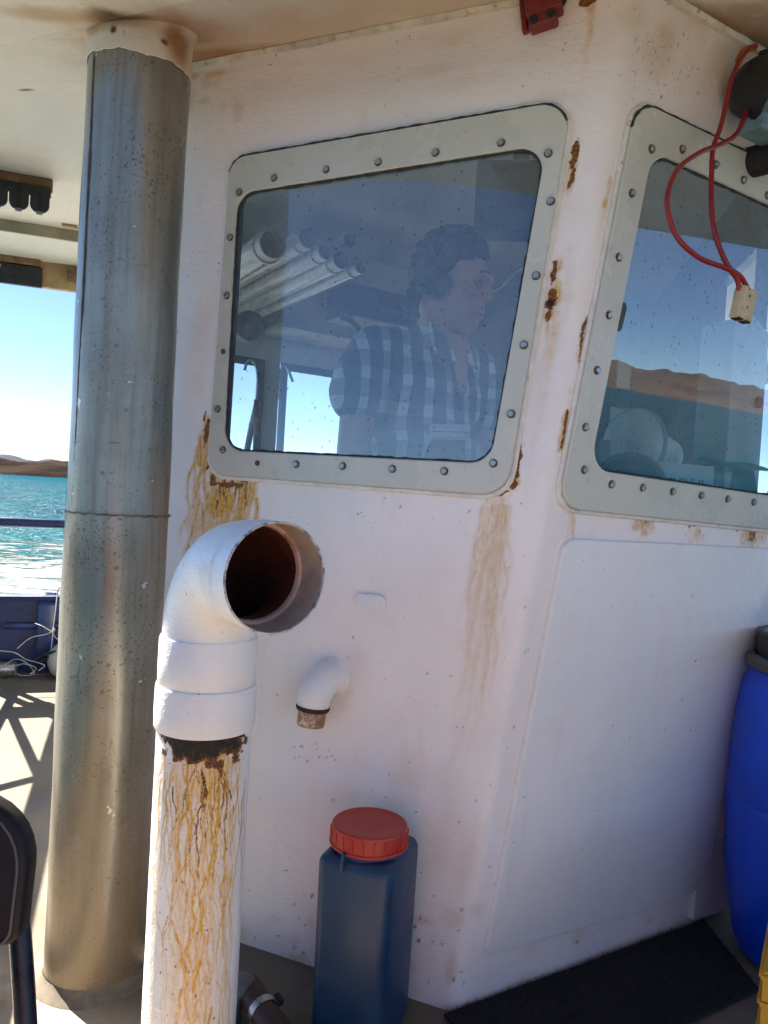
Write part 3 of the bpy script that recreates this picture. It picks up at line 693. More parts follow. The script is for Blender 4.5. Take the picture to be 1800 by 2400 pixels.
b2 = [(1527, 349), (1599, 350), (1677, 386), (1742, 422), (1798, 458), (1481, 453), (1450, 603), (1427, 738), (1399, 868), (1372, 1001), (1369, 1101), (1433, 1135), (1506, 1143), (1576, 1152), (1643, 1161), (1705, 1169), (1766, 1177)]
bolts2 = [(onplane(x, y, corner(0)+nR*0.016, nR)-nR*0.016, 0) for (x, y) in b2]
bolts2 += [(Rpt(r_, z_), 0) for (r_, z_) in [(0.61, 1.87), (0.72, 1.86), (0.81, 1.80), (0.815, 1.65), (0.815, 1.5), (0.815, 1.35), (0.815, 1.2), (0.80, 1.11)]]
tag(window(w1_out, w1_in, Lpt, nL, bolts1), label='bolted pale grey frame of the side window')
tag(window(w2_out, w2_in, Rpt, nR, bolts2, 0.024), label='bolted pale grey frame of the front window')

# ---- doubler plate on the front wall, little pad on the side wall
pl = rpoly([Vector((0.066, 1.030)), Vector((0.805, 1.018)), Vector((0.805, 0.082)), Vector((0.050, 0.118))], [0.035, 0.03, 0.10, 0.03], 8)
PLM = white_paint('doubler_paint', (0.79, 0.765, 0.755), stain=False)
prism('doubler_plate', [Rpt(p.x, p.y, -0.006) for p in pl], nR, 0.018, PLM, wheel, 0.005, seg=3)
s0, z0 = Lsz(870, 1411)
pd = rpoly([Vector((s0-.036, z0+.018)), Vector((s0+.036, z0+.018)), Vector((s0+.036, z0-.018)), Vector((s0-.036, z0-.018))], 0.012, 5)
prism('welded_pad', [Lpt(p.x, p.y, -0.006) for p in pd], nL, 0.0155, PLM, wheel, 0.003, seg=2)
# ---- roof: a thick slab with a curved lip, edge beams and the run of weld under it
CXY = V(-0.587, 1.65, 0)
cOx = tuple(Lpt(-0.80, CEIL)); 
spots = [((cOx[0]+0.12, cOx[1]-0.10, CEIL), (0.55, 0.34, 0.2), (0.56, 0.36, 0.21), 0.62, 0.30), ((0.0, 1.55, CEIL), (0.6, 0.22, 0.2), (0.58, 0.40, 0.24), 0.5, 0.3),
         ((CXY.x+0.02, CXY.y-0.02, 2.06), (0.24, 0.21, 0.2), (0.34, 0.14, 0.035), 0.85, 0.18),
         ((CXY.x-0.01, CXY.y-0.125, 2.03), (0.10, 0.04, 0.1), (0.05, 0.022, 0.01), 0.95, 0.07),
         ((CXY.x-0.14, CXY.y-0.13, 2.03), (0.15, 0.04, 0.1), (0.42, 0.24, 0.05), 0.7, 0.05),
         ((cOx[0]+0.06, cOx[1]-0.05, CEIL), (0.22, 0.11, 0.1), (0.30, 0.12, 0.03), 0.85, 0.14),
         ((0.66, 1.65, CEIL), (0.42, 0.16, 0.2), (0.22, 0.10, 0.035), 0.85, 0.22),
         ((-1.02, 2.02, CEIL), (0.03, 0.02, 0.1), (0.13, 0.05, 0.015), 1.0, 0.03)]
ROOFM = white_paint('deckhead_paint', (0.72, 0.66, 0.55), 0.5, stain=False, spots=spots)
edge = [(-0.709, 1.391), (-1.12, 1.66), (-1.40, 2.0)]
fe = STERN + BY*-0.62                                           # far edge line passes here
farL = fe + BX*-0.62; farR = fe + BX*5.2
gL = farL-BY*0.40; gR = farR-BY*0.40
poly = edge+[(gL.x, gL.y), (gR.x, gR.y), (4.05, 3.5), (3.133, 1.573), (2.973, 1.226), (2.81, 0.875), (2.3, -0.1), (1.0, -0.55), (0.62, -0.50), (0.38, 0.0), (0.20, 0.38), (0.04, 0.68), (-0.133, 0.936), (-0.219, 1.056), (-0.302, 1.172), (-0.427, 1.286), (-0.566, 1.354)]
def roofz(x, y):
    d = (V(x, y, 0)-O).dot(nL); return CEIL-0.33*min(0.35, max(0.0, d))     # the eave slopes down in front of the side wall
bm = bmesh.new(); bm.faces.new([bm.verts.new(V(x, y, CEIL)) for (x, y) in poly][::-1])
for d_ in (0.0, 0.35): bmesh.ops.bisect_plane(bm, geom=bm.verts[:]+bm.edges[:]+bm.faces[:], plane_co=O+nL*d_, plane_no=nL)
r_ = bmesh.ops.extrude_face_region(bm, geom=bm.faces[:]); bmesh.ops.translate(bm, verts=[g_ for g_ in r_['geom'] if isinstance(g_, bmesh.types.BMVert)], vec=V(0, 0, 0.07))
for v_ in bm.verts: v_.co.z += roofz(v_.co.x, v_.co.y)-CEIL
roof = bmobj('roof', bm, ROOFM, wheel)
# dropped stern strip, its khaki step and the raw edge beam
st = [gL, gR, farR, farL]
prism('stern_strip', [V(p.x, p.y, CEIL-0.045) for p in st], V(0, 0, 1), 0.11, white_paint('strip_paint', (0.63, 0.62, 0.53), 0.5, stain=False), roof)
box('step_batten', (gL+gR)/2+V(0, 0, CEIL-0.024)-BY*0.006, BX*2.91, BY*0.006, V(0, 0, 0.0225), simple('khaki_paint', (0.30, 0.27, 0.17), 0.6), roof)
box('edge_beam', (farL+farR)/2+V(0, 0, CEIL-0.10)+BY*0.014, BX*2.91, BY*0.02, V(0, 0, 0.062), M['timber_pale'], roof, 0.003)
# weld bead between wall and deckhead
r = random.Random(2)
wb = [Lpt(-1.0+1.23*i/60, CEIL-0.006, 0.004) for i in range(61)]+[Rpt(0.01+0.88*i/50, CEIL-0.006, 0.004) for i in range(51)]
tube('weld_bead', wb, [0.008+0.003*r.random() for _ in wb], simple('bead_stained', (0.60, 0.55, 0.46), 0.6, dirt=(0.30, 0.14, 0.05), dv=0.55, vs=12), roof, 6)
# ================================================================== EXHAUST TRUNK (the tall grey column)
def trunk_material():
    t = NT('galvanised_grey'); c = t.coord()
    n1 = t.noise(c, 3.2, 5, 0.62); n2 = t.noise(c, 260, 3, 0.6); st = t.noise(t.coord((60, 60, 3)), 1.0, 4, 0.6)
    cc = t.mix(t.ramp(n1, 0.3, 0.7), (0.215, 0.20, 0.16), (0.33, 0.315, 0.265))
    cc = t.mix(t.ramp(st, 0.42, 0.72, 0, 0.6), cc, (0.20, 0.15, 0.09))
    sp = t.ramp(t.noise(c, 150, 2, 0.55), 0.585, 0.66); msk = t.ramp(t.noise(c, 7, 4, 0.65), 0.36, 0.6)
    m1 = t.math('MULTIPLY', sp, msk)
    cc = t.mix(t.ramp(t.noise(t.coord((9, 9, 2.5)), 1.0, 5, 0.65), 0.5, 0.75, 0, 0.5), cc, (0.20, 0.15, 0.09))
    vo = t.ramp(t.voro(c, 55), 0.16, 0.08); m2 = t.math('MULTIPLY', vo, t.ramp(t.noise(c, 13, 3, 0.6), 0.52, 0.62))
    cc = t.mix(t.math('MULTIPLY', m1, 0.75), cc, (0.12, 0.065, 0.028))
    cc = t.mix(t.math('MULTIPLY', m2, 0.85), cc, t.mix(t.ramp(n2, .4, .6), (0.07, 0.033, 0.014), (0.22, 0.12, 0.05)))
    big = t.math('MULTIPLY', t.ramp(t.voro(c, 21), 0.15, 0.06), t.ramp(t.noise(c, 5, 2, 0.5), 0.5, 0.58)); cc = t.mix(t.math('MULTIPLY', big, 0.8), cc, (0.17, 0.10, 0.045))
    scr = t.ramp(t.noise(t.coord((14, 14, 190), False, (0.0, 0.5, 0.3)), 1.0, 2, 0.4), 0.735, 0.75); cc = t.mix(t.math('MULTIPLY', scr, 0.6), cc, (0.09, 0.06, 0.035))
    chip = t.ramp(t.noise(c, 28, 2, 0.5), 0.735, 0.75); cc = t.mix(chip, cc, (0.62, 0.60, 0.55))
    sx = t.n('ShaderNodeSeparateXYZ'); t.l(t.n('ShaderNodeTexCoord').outputs['Object'], sx.inputs[0])
    low = t.math('MULTIPLY', t.ramp(t.math('ADD', sx.outputs[2], t.math('MULTIPLY', n1, 0.5)), 1.05, 0.35, 0, 0.75), t.ramp(n1, 0.3, 0.65, 0.5, 1.0))
    cc = t.mix(low, cc, (0.17, 0.115, 0.052))
    rr = t.ramp(n1, 0.25, 0.75, 0.24, 0.38); rr = t.math('ADD', rr, t.math('MULTIPLY', m2, 0.3))
    t.bsdf(cc, rr, t.ramp(low, 0.0, 0.6, 0.52, 0.10), t.bump(t.math('ADD', n2, t.math('MULTIPLY', m2, 1.5)), 0.22, 0.001), 0.5); return t.m
TRK = trunk_material()
trunk = thing('exhaust_trunk', 'tall grey galvanised exhaust column speckled with rust from deck to roof', 'exhaust column', (CXY.x, CXY.y, 0))
def wobblylathe(name, c, prof, m, parent, seg=96, amp=0.0012, seed=1):
    vs, fs = lathegeo(c, (0, 0, 1), prof, seg); out = []
    for v in vs:
        d = v-Vector(c); a = math.atan2(d.y, d.x); k = math.hypot(d.x, d.y)
        w = amp*(math.sin(3*a+v.z*4+seed)+0.7*math.sin(5*a-v.z*7+seed*2)+0.5*math.sin(v.z*23+2*a))
        out.append(V(c[0]+d.x*(1+w/max(k, .01)), c[1]+d.y*(1+w/max(k, .01)), v.z))
    return mobj(name, out, fs, m, parent, 40.0)
c0 = (CXY.x, CXY.y, 0)
wobblylathe('lower_casing', c0, [(0.108, z/40*1.022) for z in range(41)], TRK, trunk)
wobblylathe('upper_casing', c0, [(0.106, 1.024+z/40*(2.05-1.024)) for z in range(41)], TRK, trunk, seed=4)
r = random.Random(5)
sg = 70; lp = [V(CXY.x+0.1085*math.cos(2*math.pi*k/sg), CXY.y+0.1085*math.sin(2*math.pi*k/sg), 1.023+0.0012*math.sin(k*1.9)) for k in range(sg)]
tube('weld_seam', lp, [0.0022+0.0014*r.random() for _ in lp], simple('weld', (0.20, 0.17, 0.13), 0.5, metal=0.4, var=0.5, vs=60), trunk, 6, False, True)
sa = math.atan2(-CXY.y, -CXY.x)-1.02
vl = [V(CXY.x+0.1065*math.cos(sa), CXY.y+0.1065*math.sin(sa), 1.03+0.945*k/60) for k in range(61)]
tube('seam', vl, [0.0014+0.001*r.random() for _ in vl], simple('seam_dark', (0.09, 0.08, 0.07), 0.7), trunk, 6)
COLM = white_paint('collar_paint', (0.66, 0.54, 0.40), 0.5, stain=False, spots=[((CXY.x-0.02, CXY.y-0.11, 2.012), (0.010, 0.03, 0.010), (0.03, 0.012, 0.006), 1.0, 0.02), ((CXY.x+0.075, CXY.y-0.08, 2.008), (0.010, 0.03, 0.010), (0.03, 0.012, 0.006), 1.0, 0.02), ((CXY.x+0.1, CXY.y-0.05, 2.02), (0.06, 0.07, 0.06), (0.30, 0.12, 0.03), 0.9, 0.06), ((CXY.x-0.03, CXY.y-0.1, 2.035), (0.12, 0.08, 0.028), (0.20, 0.08, 0.02), 0.95, 0.05)])
seg = 96; vs = []; fs = []
for k in range(seg):
    a = 2*math.pi*k/seg; zz = 1.978+0.005*math.sin(2*a+1)+0.0022*math.sin(7*a)+0.0012*math.sin(19*a+1)+0.0008*math.sin(41*a)
    zt__ = roofz(CXY.x+0.112*math.cos(a), CXY.y+0.112*math.sin(a))
    for (rr_, z_) in ((0.1068, zz), (0.1086, zz+0.002), (0.1086, zt__-0.022), (0.1105, zt__-0.010), (0.119, zt__+0.004)): vs.append(V(CXY.x+rr_*math.cos(a), CXY.y+rr_*math.sin(a), z_))
for k in range(seg):
    l = (k+1) % seg
    for j in range(4): fs.append((k*5+j, l*5+j, l*5+j+1, k*5+j+1))
mobj('collar', vs, fs, COLM, trunk, 40.0)
wobblylathe('foot_fillet', c0, [(0.135, 0.0), (0.128, 0.006), (0.116, 0.012), (0.1085, 0.022)], simple('foot_sealant', (0.17, 0.14, 0.10), 0.8, var=0.4, vs=20, dirt=(0.06, 0.05, 0.04)), trunk, 72, 0.002)

# ================================================================== COWL VENTILATOR
VX, VY = atY(483, 1640, 1.27).x, 1.27
vent = thing('ventilator', 'white cowl ventilator with open mouth on a pipe streaked with yellow rust runs', 'ventilator', (VX, VY, 0))
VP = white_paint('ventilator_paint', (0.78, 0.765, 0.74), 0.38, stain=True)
def vent_pipe():
    RR = 0.0795; nz = 340; na = 300; z1 = 0.70
    z = np.linspace(0, z1, nz)[:, None]; a = np.linspace(0, 2*math.pi, na, endpoint=False)[None, :]
    base = math.atan2(-VY, -VX)                                  # angle that faces the camera
    P = ((a-base+math.pi) % (2*math.pi)-math.pi)*RR+0*z; Z = z+0*a
    rad = RR+0.0012*(fbm(P*25, Z*25, 3, 3)-0.5)
    g = np.random.default_rng(5)
    R_ = np.zeros(P.shape); G_ = np.zeros(P.shape); B_ = np.zeros(P.shape); A_ = np.zeros(P.shape)
    # bare, scabby steel under the coupling
    blob(R_, P, Z, (0.000, 0.694), 0.112, 0.058, 1.0, 0.35, 0.45, 70, 3); blob(A_, P, Z, (0.000, 0.698), 0.106, 0.052, 1.0, 0.3, 0.45, 70, 3)
    blob(G_, P, Z, (0.01, 0.64), 0.075, 0.08, 0.8, 0.8, 0.5, 40, 6)
    for k in range(46):
        p0 = float(np.clip(g.normal(0.012, 0.036), -0.075, 0.085)); drip(G_, P, Z, p0, g.uniform(0.60, 0.67), g.uniform(0.25, 0.66), g.uniform(0.0008, 0.0026), g.uniform(0.8, 1.4), g, 0.85)
    for k in range(24):
        p0 = float(np.clip(g.normal(0.014, 0.03), -0.07, 0.07)); drip(G_, P, Z, p0, g.uniform(0.2, 0.5), g.uniform(0.2, 0.5), g.uniform(0.0012, 0.004), g.uniform(0.7, 1.1), g, 1.0)
    for k in range(5): drip(G_, P, Z, float(g.normal(0.012, 0.03)), g.uniform(0.56, 0.65), g.uniform(0.25, 0.6), g.uniform(0.004, 0.010), g.uniform(.35, .7), g, 0.8)
    for k in range(15): drip(R_, P, Z, float(g.normal(0.012, 0.028)), g.uniform(0.60, 0.66), g.uniform(0.06, 0.34), g.uniform(0.0012, 0.0024), g.uniform(.5, .75), g, 1.1)
    for k in range(6): drip(B_, P, Z, float(g.normal(0.015, 0.03)), 0.63, g.uniform(0.4, 0.63), g.uniform(0.006, 0.014), g.uniform(.2, .45), g, 0.9)
    blob(G_, P, Z, (0.015, 0.50), 0.05, 0.18, 0.28, 0.95, 0.6, 26, 19); blob(B_, P, Z, (0.02, 0.22), 0.06, 0.30, 0.3, 0.9, 0.4, 12, 9)
    for k in range(40): blob(A_, P, Z, (g.normal(0, 0.04), g.uniform(0.1, 0.6)), g.uniform(.0008, .0022), g.uniform(.001, .003), .9, .5, .5, 200, k)
    v = np.stack([VX+rad*np.cos(a), VY+rad*np.sin(a), Z], -1).reshape(-1, 3)
    fastgrid('pipe', v, gridquads(nz, na, True), VP, vent, np.stack([R_, G_, B_, A_], -1).reshape(-1, 4))
vent_pipe()
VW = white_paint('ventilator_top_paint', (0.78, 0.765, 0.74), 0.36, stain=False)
lathe('lower_coupling', (VX, VY, 0), (0, 0, 1), [(0.078, 0.690), (0.083, 0.688), (0.0848, 0.692), (0.0856, 0.72), (0.0850, 0.757), (0.0838, 0.762), (0.080, 0.764)], VW, vent, 72)
lathe('upper_coupling', (VX, VY, 0), (0, 0, 1), [(0.080, 0.762), (0.0822, 0.765), (0.0828, 0.80), (0.0824, 0.838), (0.0810, 0.843), (0.078, 0.844)], VW, vent, 72)
MC = atY(648, 1355, 1.09)                                        # centre of the mouth
md = V(MC.x-VX, MC.y-VY, 0); reach = md.length; md.normalize(); ZM = MC.z
BR = 0.13
path = [V(VX, VY, 0.828)]; zc = ZM-BR
path.append(V(VX, VY, zc))
for k in range(1, 19):
    a = math.pi/2*k/18; path.append(V(VX, VY, zc)+V(0, 0, BR*math.sin(a))+md*(BR*(1-math.cos(a))))
vs, fs = tubegeo(path, 0.079, 56, False); mobj('elbow', vs, fs, VW, vent, True)
ms = V(VX, VY, ZM)+md*BR; L_ = reach-BR
lathe('mouth', ms, md, [(0.079, -0.004), (0.0805, 0.0), (0.0805, L_*0.35), (0.0828, L_*0.38), (0.0828, L_*0.46), (0.0808, L_*0.49), (0.0808, L_*0.58), (0.0830, L_*0.61), (0.0835, L_*0.9), (0.0832, L_)], VW, vent, 72)
rimm = simple('chipped_rim', (0.55, 0.53, 0.50), 0.5, var=0.3, vs=30, dirt=(0.03, 0.04, 0.10), dv=0.50)
lathe('rim', ms, md, [(0.0830, L_-0.003), (0.0836, L_), (0.0826, L_+0.0012), (0.0806, L_+0.001), (0.0800, L_-0.004)], rimm, vent, 72)
lathe('mouth_lining', ms, md, [(0.0802, L_-0.002), (0.0795, L_*0.30), (0.0788, L_*0.28)], simple('lining_tan', (0.40, 0.31, 0.25), 0.55, var=0.2, vs=20, dirt=(0.25, 0.14, 0.07), dv=0.6), vent, 72)
lathe('step_ring', ms, md, [(0.0792, L_*0.34), (0.0745, L_*0.335), (0.0735, L_*0.30), (0.0728, L_*0.26)], simple('step_paint', (0.55, 0.36, 0.29), 0.5, dirt=(0.25, 0.08, 0.04)), vent, 72)
ip = [p for p in path][::-1]; ip = [ms+md*(L_*0.26)]+ip
vs, fs = tubegeo(ip, 0.0728, 40, False)
mobj('bore', vs, [f[::-1] for f in fs], simple('oxide_red', (0.10, 0.020, 0.012), 0.7, var=0.5, vs=40, bst=0.6, dirt=(0.03, 0.008, 0.006), dv=0.5), vent, True)

# ================================================================== SMALL DRAIN ELBOW ON THE SIDE WALL
DP = onplane(779, 1585, O, nL)
drain = thing('drain_elbow', 'small white drain elbow with rusty end poking from the cabin side wall', 'drain pipe', tuple(DP))
pp = [DP-nL*0.01, DP+nL*0.012]
for k in range(1, 13):
    a = math.radians(80)*k/12; pp.append(DP+nL*(0.010+0.044*math.sin(a))+V(0, 0, -0.044*(1-math.cos(a)))-dL*(0.016*k/12))
e = pp[-1]; dd = (pp[-1]-pp[-2]).normalized(); dd = (dd*0.35+V(0, 0, -1)).normalized()
pp += [e+dd*0.012, e+dd*0.026]
vs, fs = tubegeo(pp, [0.040, 0.0385]+[0.0385]*12+[0.0365, 0.0355], 36, False); mobj('elbow', vs, fs, VW, drain, True)
RUSTW = simple('rusted_white', (0.58, 0.48, 0.36), 0.6, var=0.3, vs=26, dirt=(0.24, 0.085, 0.014), dv=0.36)
SCAB = simple('scab_rust', (0.05, 0.022, 0.012), 0.9, var=0.6, vs=60, bst=0.6)
e2 = pp[-1]
vs, fs = tubegeo([e2-dd*0.006, e2-dd*0.002, e2+dd*0.004], [0.0365, 0.0385, 0.0365], 36, False); mobj('rust_ring', vs, fs, SCAB, drain, True)
vs, fs = tubegeo([e2+dd*0.002, e2+dd*0.016, e2+dd*0.034, e2+dd*0.039], [0.0315, 0.0315, 0.031, 0.0295], 36, True); mobj('stub', vs, fs, RUSTW, drain, True)
lathe('flange', DP, nL, [(0.046, -0.004), (0.0445, 0.003), (0.041, 0.008), (0.0385, 0.014)], VW, drain, 36)

# ================================================================== BLUE CONTAINER WITH RED LID
ex, ey, ez = dL, -nL, V(0, 0, 1)
KC = V(0.012, 1.50, 0)
can = thing('plastic_container', 'square dark blue plastic container with wide red screw lid against the wall', 'container', tuple(KC))
BLUE = simple('navy_plastic', (0.010, 0.040, 0.095), 0.40, var=0.2, vs=6, bs=90, bst=0.1, dirt=(0.03, 0.05, 0.08), dv=0.6)
def rr_box(c, hx, hy, z0, z1, m, name, parent, taper=0.0):
    bm = boxbm(c+V(0, 0, (z0+z1)/2), ex*hx, ey*hy, ez*((z1-z0)/2), 0.022, 5)
    for v in bm.verts:
        k = (v.co.z-z0)/(z1-z0); s = 1-taper*(1-k); d = v.co-c; v.co.x = c.x+d.x*s; v.co.y = c.y+d.y*s
    return bmobj(name, bm, m, parent, 50.0)
body = rr_box(KC, 0.0785, 0.090, 0.004, 0.390, BLUE, 'body', can, 0.03)
lc = KC+V(-0.004, -0.006, 0)
lathe('neck', lc, (0, 0, 1), [(0.074, 0.378), (0.071, 0.392), (0.069, 0.396), (0.069, 0.416), (0.05, 0.418)], BLUE, can, 48)
LID = simple('red_lid', (0.44, 0.030, 0.014), 0.46, var=0.12, vs=10, dirt=(0.26, 0.04, 0.03), dv=0.6)
lid = lathe('lid', lc-V(0, 0, 0.014), (0, 0, 1), [(0.069, 0.411), (0.0795, 0.411), (0.0805, 0.4135), (0.0795, 0.4165), (0.0775, 0.417), (0.0768, 0.4455), (0.0755, 0.449), (0.072, 0.4503), (0.0705, 0.4493), (0.03, 0.4488), (0, 0.4486)], LID, can, 72)
rb = None
for k in range(22):
    a = 2*math.pi*k/22; d = V(math.cos(a), math.sin(a), 0); t_ = V(-d.y, d.x, 0)
    if rb is None:
        bm = boxbm(V(0, 0, 0), V(0.0024, 0, 0), V(0, 0.0017, 0), V(0, 0, 0.013), 0.0008, 1); rb = bpy.data.meshes.new('grip_rib'); bm.to_mesh(rb); bm.free(); rb.materials.append(LID)
    o = bpy.data.objects.new('grip_rib', rb); COL.objects.link(o); o.parent = lid
    o.location = lc+d*0.0772+V(0, 0, 0.416)-wloc(lid); o.rotation_euler = (0, 0, a)
fc = KC-ey*0.086+V(0, 0, 0.382)-ex*0.02
tube('tab', [lc-ey*0.071-ex*0.016+V(0, 0, 0.400), fc-ey*0.002+V(0, 0, 0.018), fc-ey*0.006+V(0, 0, 0.010), fc-ey*0.006+V(0, 0, -0.012)], 0.004, BLUE, can, 8)

# ================================================================== HOSE TAIL ON THE DECK
h0 = deckpt(583, 2318, 0.055); hose = thing('deck_hose', 'brown rubber hose clamped to a grey pipe elbow at the foot of the wall', 'hose', (h0.x, h0.y, 0))
GREYP = simple('grey_pipe', (0.13, 0.125, 0.12), 0.4, var=0.4, vs=25, metal=0.2, dirt=(0.20, 0.06, 0.06), dv=0.55)
BRN = simple('brown_rubber', (0.045, 0.020, 0.015), 0.55, var=0.3, vs=20)
h1 = deckpt(640, 2405, 0.045); hd = (h1-h0).normalized()
tube('elbow', catmull([V(h0.x-0.035, h0.y-0.03, -0.005), V(h0.x-0.034, h0.y-0.026, 0.03), V(h0.x-0.018, h0.y-0.008, 0.062), h0+hd*0.012], 6), 0.0275, GREYP, hose, 20)
tube('hose', catmull([h0-hd*0.003, h0+hd*0.05, h1, h1+hd*0.12+V(0.02, 0, -0.01), h1+hd*0.25+V(0.09, 0.02, -0.016)], 6), 0.0285, BRN, hose, 20)
cm = h0+(h1-h0)*0.62
lathe('clamp', cm, hd, [(0.0295, -0.008), (0.0312, -0.008), (0.0312, 0.008), (0.0295, 0.008)], M['steel'], hose, 28)
box('clamp_screw', cm+V(0.026, 0.02, 0.012), hd*0.012, V(0.006, 0.002, 0.003), V(0, 0, 0.006), M['rubber'], hose, 0.002)

# ================================================================== BLACK MAT ALONG THE FRONT WALL
ma = deckpt(1064, 2386)-nL*0.0; mb = deckpt(1655, 2168); md_ = (mb-ma).normalized(); mn = V(md_.y, -md_.x, 0)
mk = deckpt(1778, 2327); mat_c = [ma-mn*0.008-md_*0.02, mb-mn*0.008, mk, mk-md_*((mk-ma).dot(md_)+0.02)]
MATM = simple('black_carpet', (0.012, 0.012, 0.014), 0.95, var=0.4, vs=30, bst=0.8, dirt=(0.035, 0.034, 0.032), dv=0.62)
mat_t = thing('door_mat', 'black bristly mat lying on deck along the foot of the front wall', 'mat', (ma.x, ma.y, 0))
prism('backing', [V(p.x, p.y, 0.004) for p in mat_c], V(0, 0, 1), 0.007, MATM, mat_t)
poly2 = [(p.x, p.y) for p in mat_c]; g = np.random.default_rng(3)
xs = g.uniform(0.1, 1.0, 26000); ys = g.uniform(1.2, 2.1, 26000); ok = inpoly(xs, ys, poly2); xs = xs[ok]; ys = ys[ok]
n = len(xs); a = g.uniform(0, 2*math.pi, n); ln = g.uniform(0.006, 0.015, n); lx = g.normal(0, 0.006, n); ly = g.normal(0, 0.006, n)
b0 = np.stack([xs-0.0007*np.cos(a), ys-0.0007*np.sin(a), np.full(n, 0.010)], -1); b1_ = np.stack([xs+0.0007*np.cos(a), ys+0.0007*np.sin(a), np.full(n, 0.010)], -1)
tp = np.stack([xs+lx, ys+ly, 0.010+ln], -1)
vv = np.stack([b0, b1_, tp+np.array([0.0003, 0, 0]), tp], 1).reshape(-1, 3); qq = np.arange(4*n).reshape(-1, 4)
tag(fastgrid('bristles', vv, qq, MATM, mat_t, smooth=False), kind='stuff')

# ================================================================== BLUE DRUM AND YELLOW CRATE
DC = V(1.150, 1.83, 0)
drum = thing('plastic_drum', 'bright blue plastic drum with black lid ring beside the front wall', 'drum', tuple(DC))
DB = simple('drum_blue', (0.005, 0.065, 0.60), 0.36, var=0.18, vs=5, bs=60, bst=0.1, dirt=(0.02, 0.05, 0.25), dv=0.62)
lathe('body', DC, (0, 0, 1), [(0, 0.004), (0.17, 0.004), (0.192, 0.012), (0.205, 0.04), (0.222, 0.12), (0.236, 0.24), (0.241, 0.38), (0.2405, 0.40), (0.2385, 0.404), (0.2405, 0.408), (0.240, 0.47), (0.232, 0.60), (0.218, 0.68), (0.204, 0.715), (0.198, 0.722), (0.188, 0.74), (0.186, 0.80), (0.176, 0.80)], DB, drum, 96)
lathe('clamp_ring', DC, (0, 0, 1), [(0.196, 0.726), (0.212, 0.722), (0.217, 0.728), (0.217, 0.742), (0.210, 0.748), (0.194, 0.752)], simple('ring_grey', (0.07, 0.075, 0.07), 0.5, var=0.4, vs=20, dirt=(0.15, 0.13, 0.1)), drum, 96)
lathe('lid', DC, (0, 0, 1), [(0.190, 0.752), (0.192, 0.76), (0.1915, 0.806), (0.186, 0.812), (0.176, 0.811), (0.170, 0.798), (0.165, 0.795), (0, 0.795)], M['black_plastic'], drum, 96)
vdir = V(-DC.x, -DC.y, 0).normalized(); vt = V(-vdir.y, vdir.x, 0)
hd_ = (vdir*math.cos(0.35)-vt*math.sin(0.35)); hd_ = hd_.normalized(); ht = V(-hd_.y, hd_.x, 0)
hp = rpoly([Vector((-0.045, 0.62)), Vector((0.045, 0.62)), Vector((0.06, 0.50)), Vector((-0.06, 0.50))], 0.012, 3)
prism('label_boss', [DC+hd_*(0.2335-0.06*(p.y-0.5)-0.5*p.x**2/0.235)+ht*p.x+V(0, 0, p.y) for p in hp], hd_, 0.0045, DB, drum, 0.003)
CR = atY(1789, 2272, 1.18)
crate = thing('plastic_crate', 'yellow plastic crate at the right edge in front of the blue drum', 'crate', (CR.x+0.16, CR.y+0.02, 0))
YEL = simple('yellow_plastic', (0.50, 0.25, 0.006), 0.5, var=0.2, vs=10, dirt=(0.33, 0.15, 0.01), dv=0.58)
cx, cy = V(0.854, -0.52, 0), V(0.52, 0.854, 0); cc0 = CR+cx*0.17+cy*0.12; zt_ = CR.z
for sgn, e1, h1_, e2_, w2_, nm in ((-1, cy, 0.12, cx, 0.17, 'side_panel'), (1, cy, 0.12, cx, 0.17, 'side_panel'), (-1, cx, 0.17, cy, 0.12, 'end_panel'), (1, cx, 0.17, cy, 0.12, 'end_panel')):
    box(nm, V(cc0.x, cc0.y, zt_/2)+e1*(sgn*(h1_-0.004)), e2_*(w2_-(0.0085 if nm == 'end_panel' else 0)), e1*0.004, V(0, 0, zt_/2-0.002), YEL, crate, 0.002)
for z_ in (zt_-0.012, zt_-0.055, zt_-0.105, zt_-0.16):
    for sgn in (-1, 1): box('rim_rib', V(cc0.x, cc0.y, z_)-cy*(0.122*-sgn), cx*0.172, cy*0.0035, V(0, 0, 0.004), YEL, crate, 0.0015)
    for sgn in (-1, 1): box('rim_rib', V(cc0.x, cc0.y, z_)+cx*(0.1725*sgn), cx*0.0035, cy*0.118, V(0, 0, 0.004), YEL, crate, 0.0015)
box('floor', V(cc0.x, cc0.y, 0.012), cx*0.16, cy*0.11, V(0, 0, 0.004), YEL, crate)

# ================================================================== FOLDING CHAIR (lower left)
chair = thing('folding_chair', 'black folding chair with padded back standing at the lower left edge', 'chair', (-0.52, 0.68, 0))
CHB = simple('black_vinyl', (0.006, 0.005, 0.007), 0.5, var=0.25, vs=14, bs=200, bst=0.25, spec=0.3)
CHF = simple('dark_blue_tube', (0.010, 0.012, 0.026), 0.3, metal=0.3, var=0.3, vs=20)
def chp(x, z, off=0.0):                                            # plane of the chair back, leaning away from the camera
    c = V(-0.588, 0.735, -0.045); return c+V(1, 0.10, 0)*x+V(0.0, 0.16, 1)*z+V(0, -1, 0)*off
tt = [(0.232, -0.735), (0.226, -0.60), (0.222, -0.50), (0.205, -0.42)]
bk = rpoly([Vector((-0.20, 0.765)), Vector((0.20, 0.765)), Vector((0.20, 0.60)), Vector((-0.20, 0.60))], [0.07, 0.10, 0.02, 0.02], 8)
back = prism('backrest', [chp(p.x, p.y, -0.012) for p in bk], V(0, -1, 0.16), 0.026, CHB, chair, 0.009, seg=4)
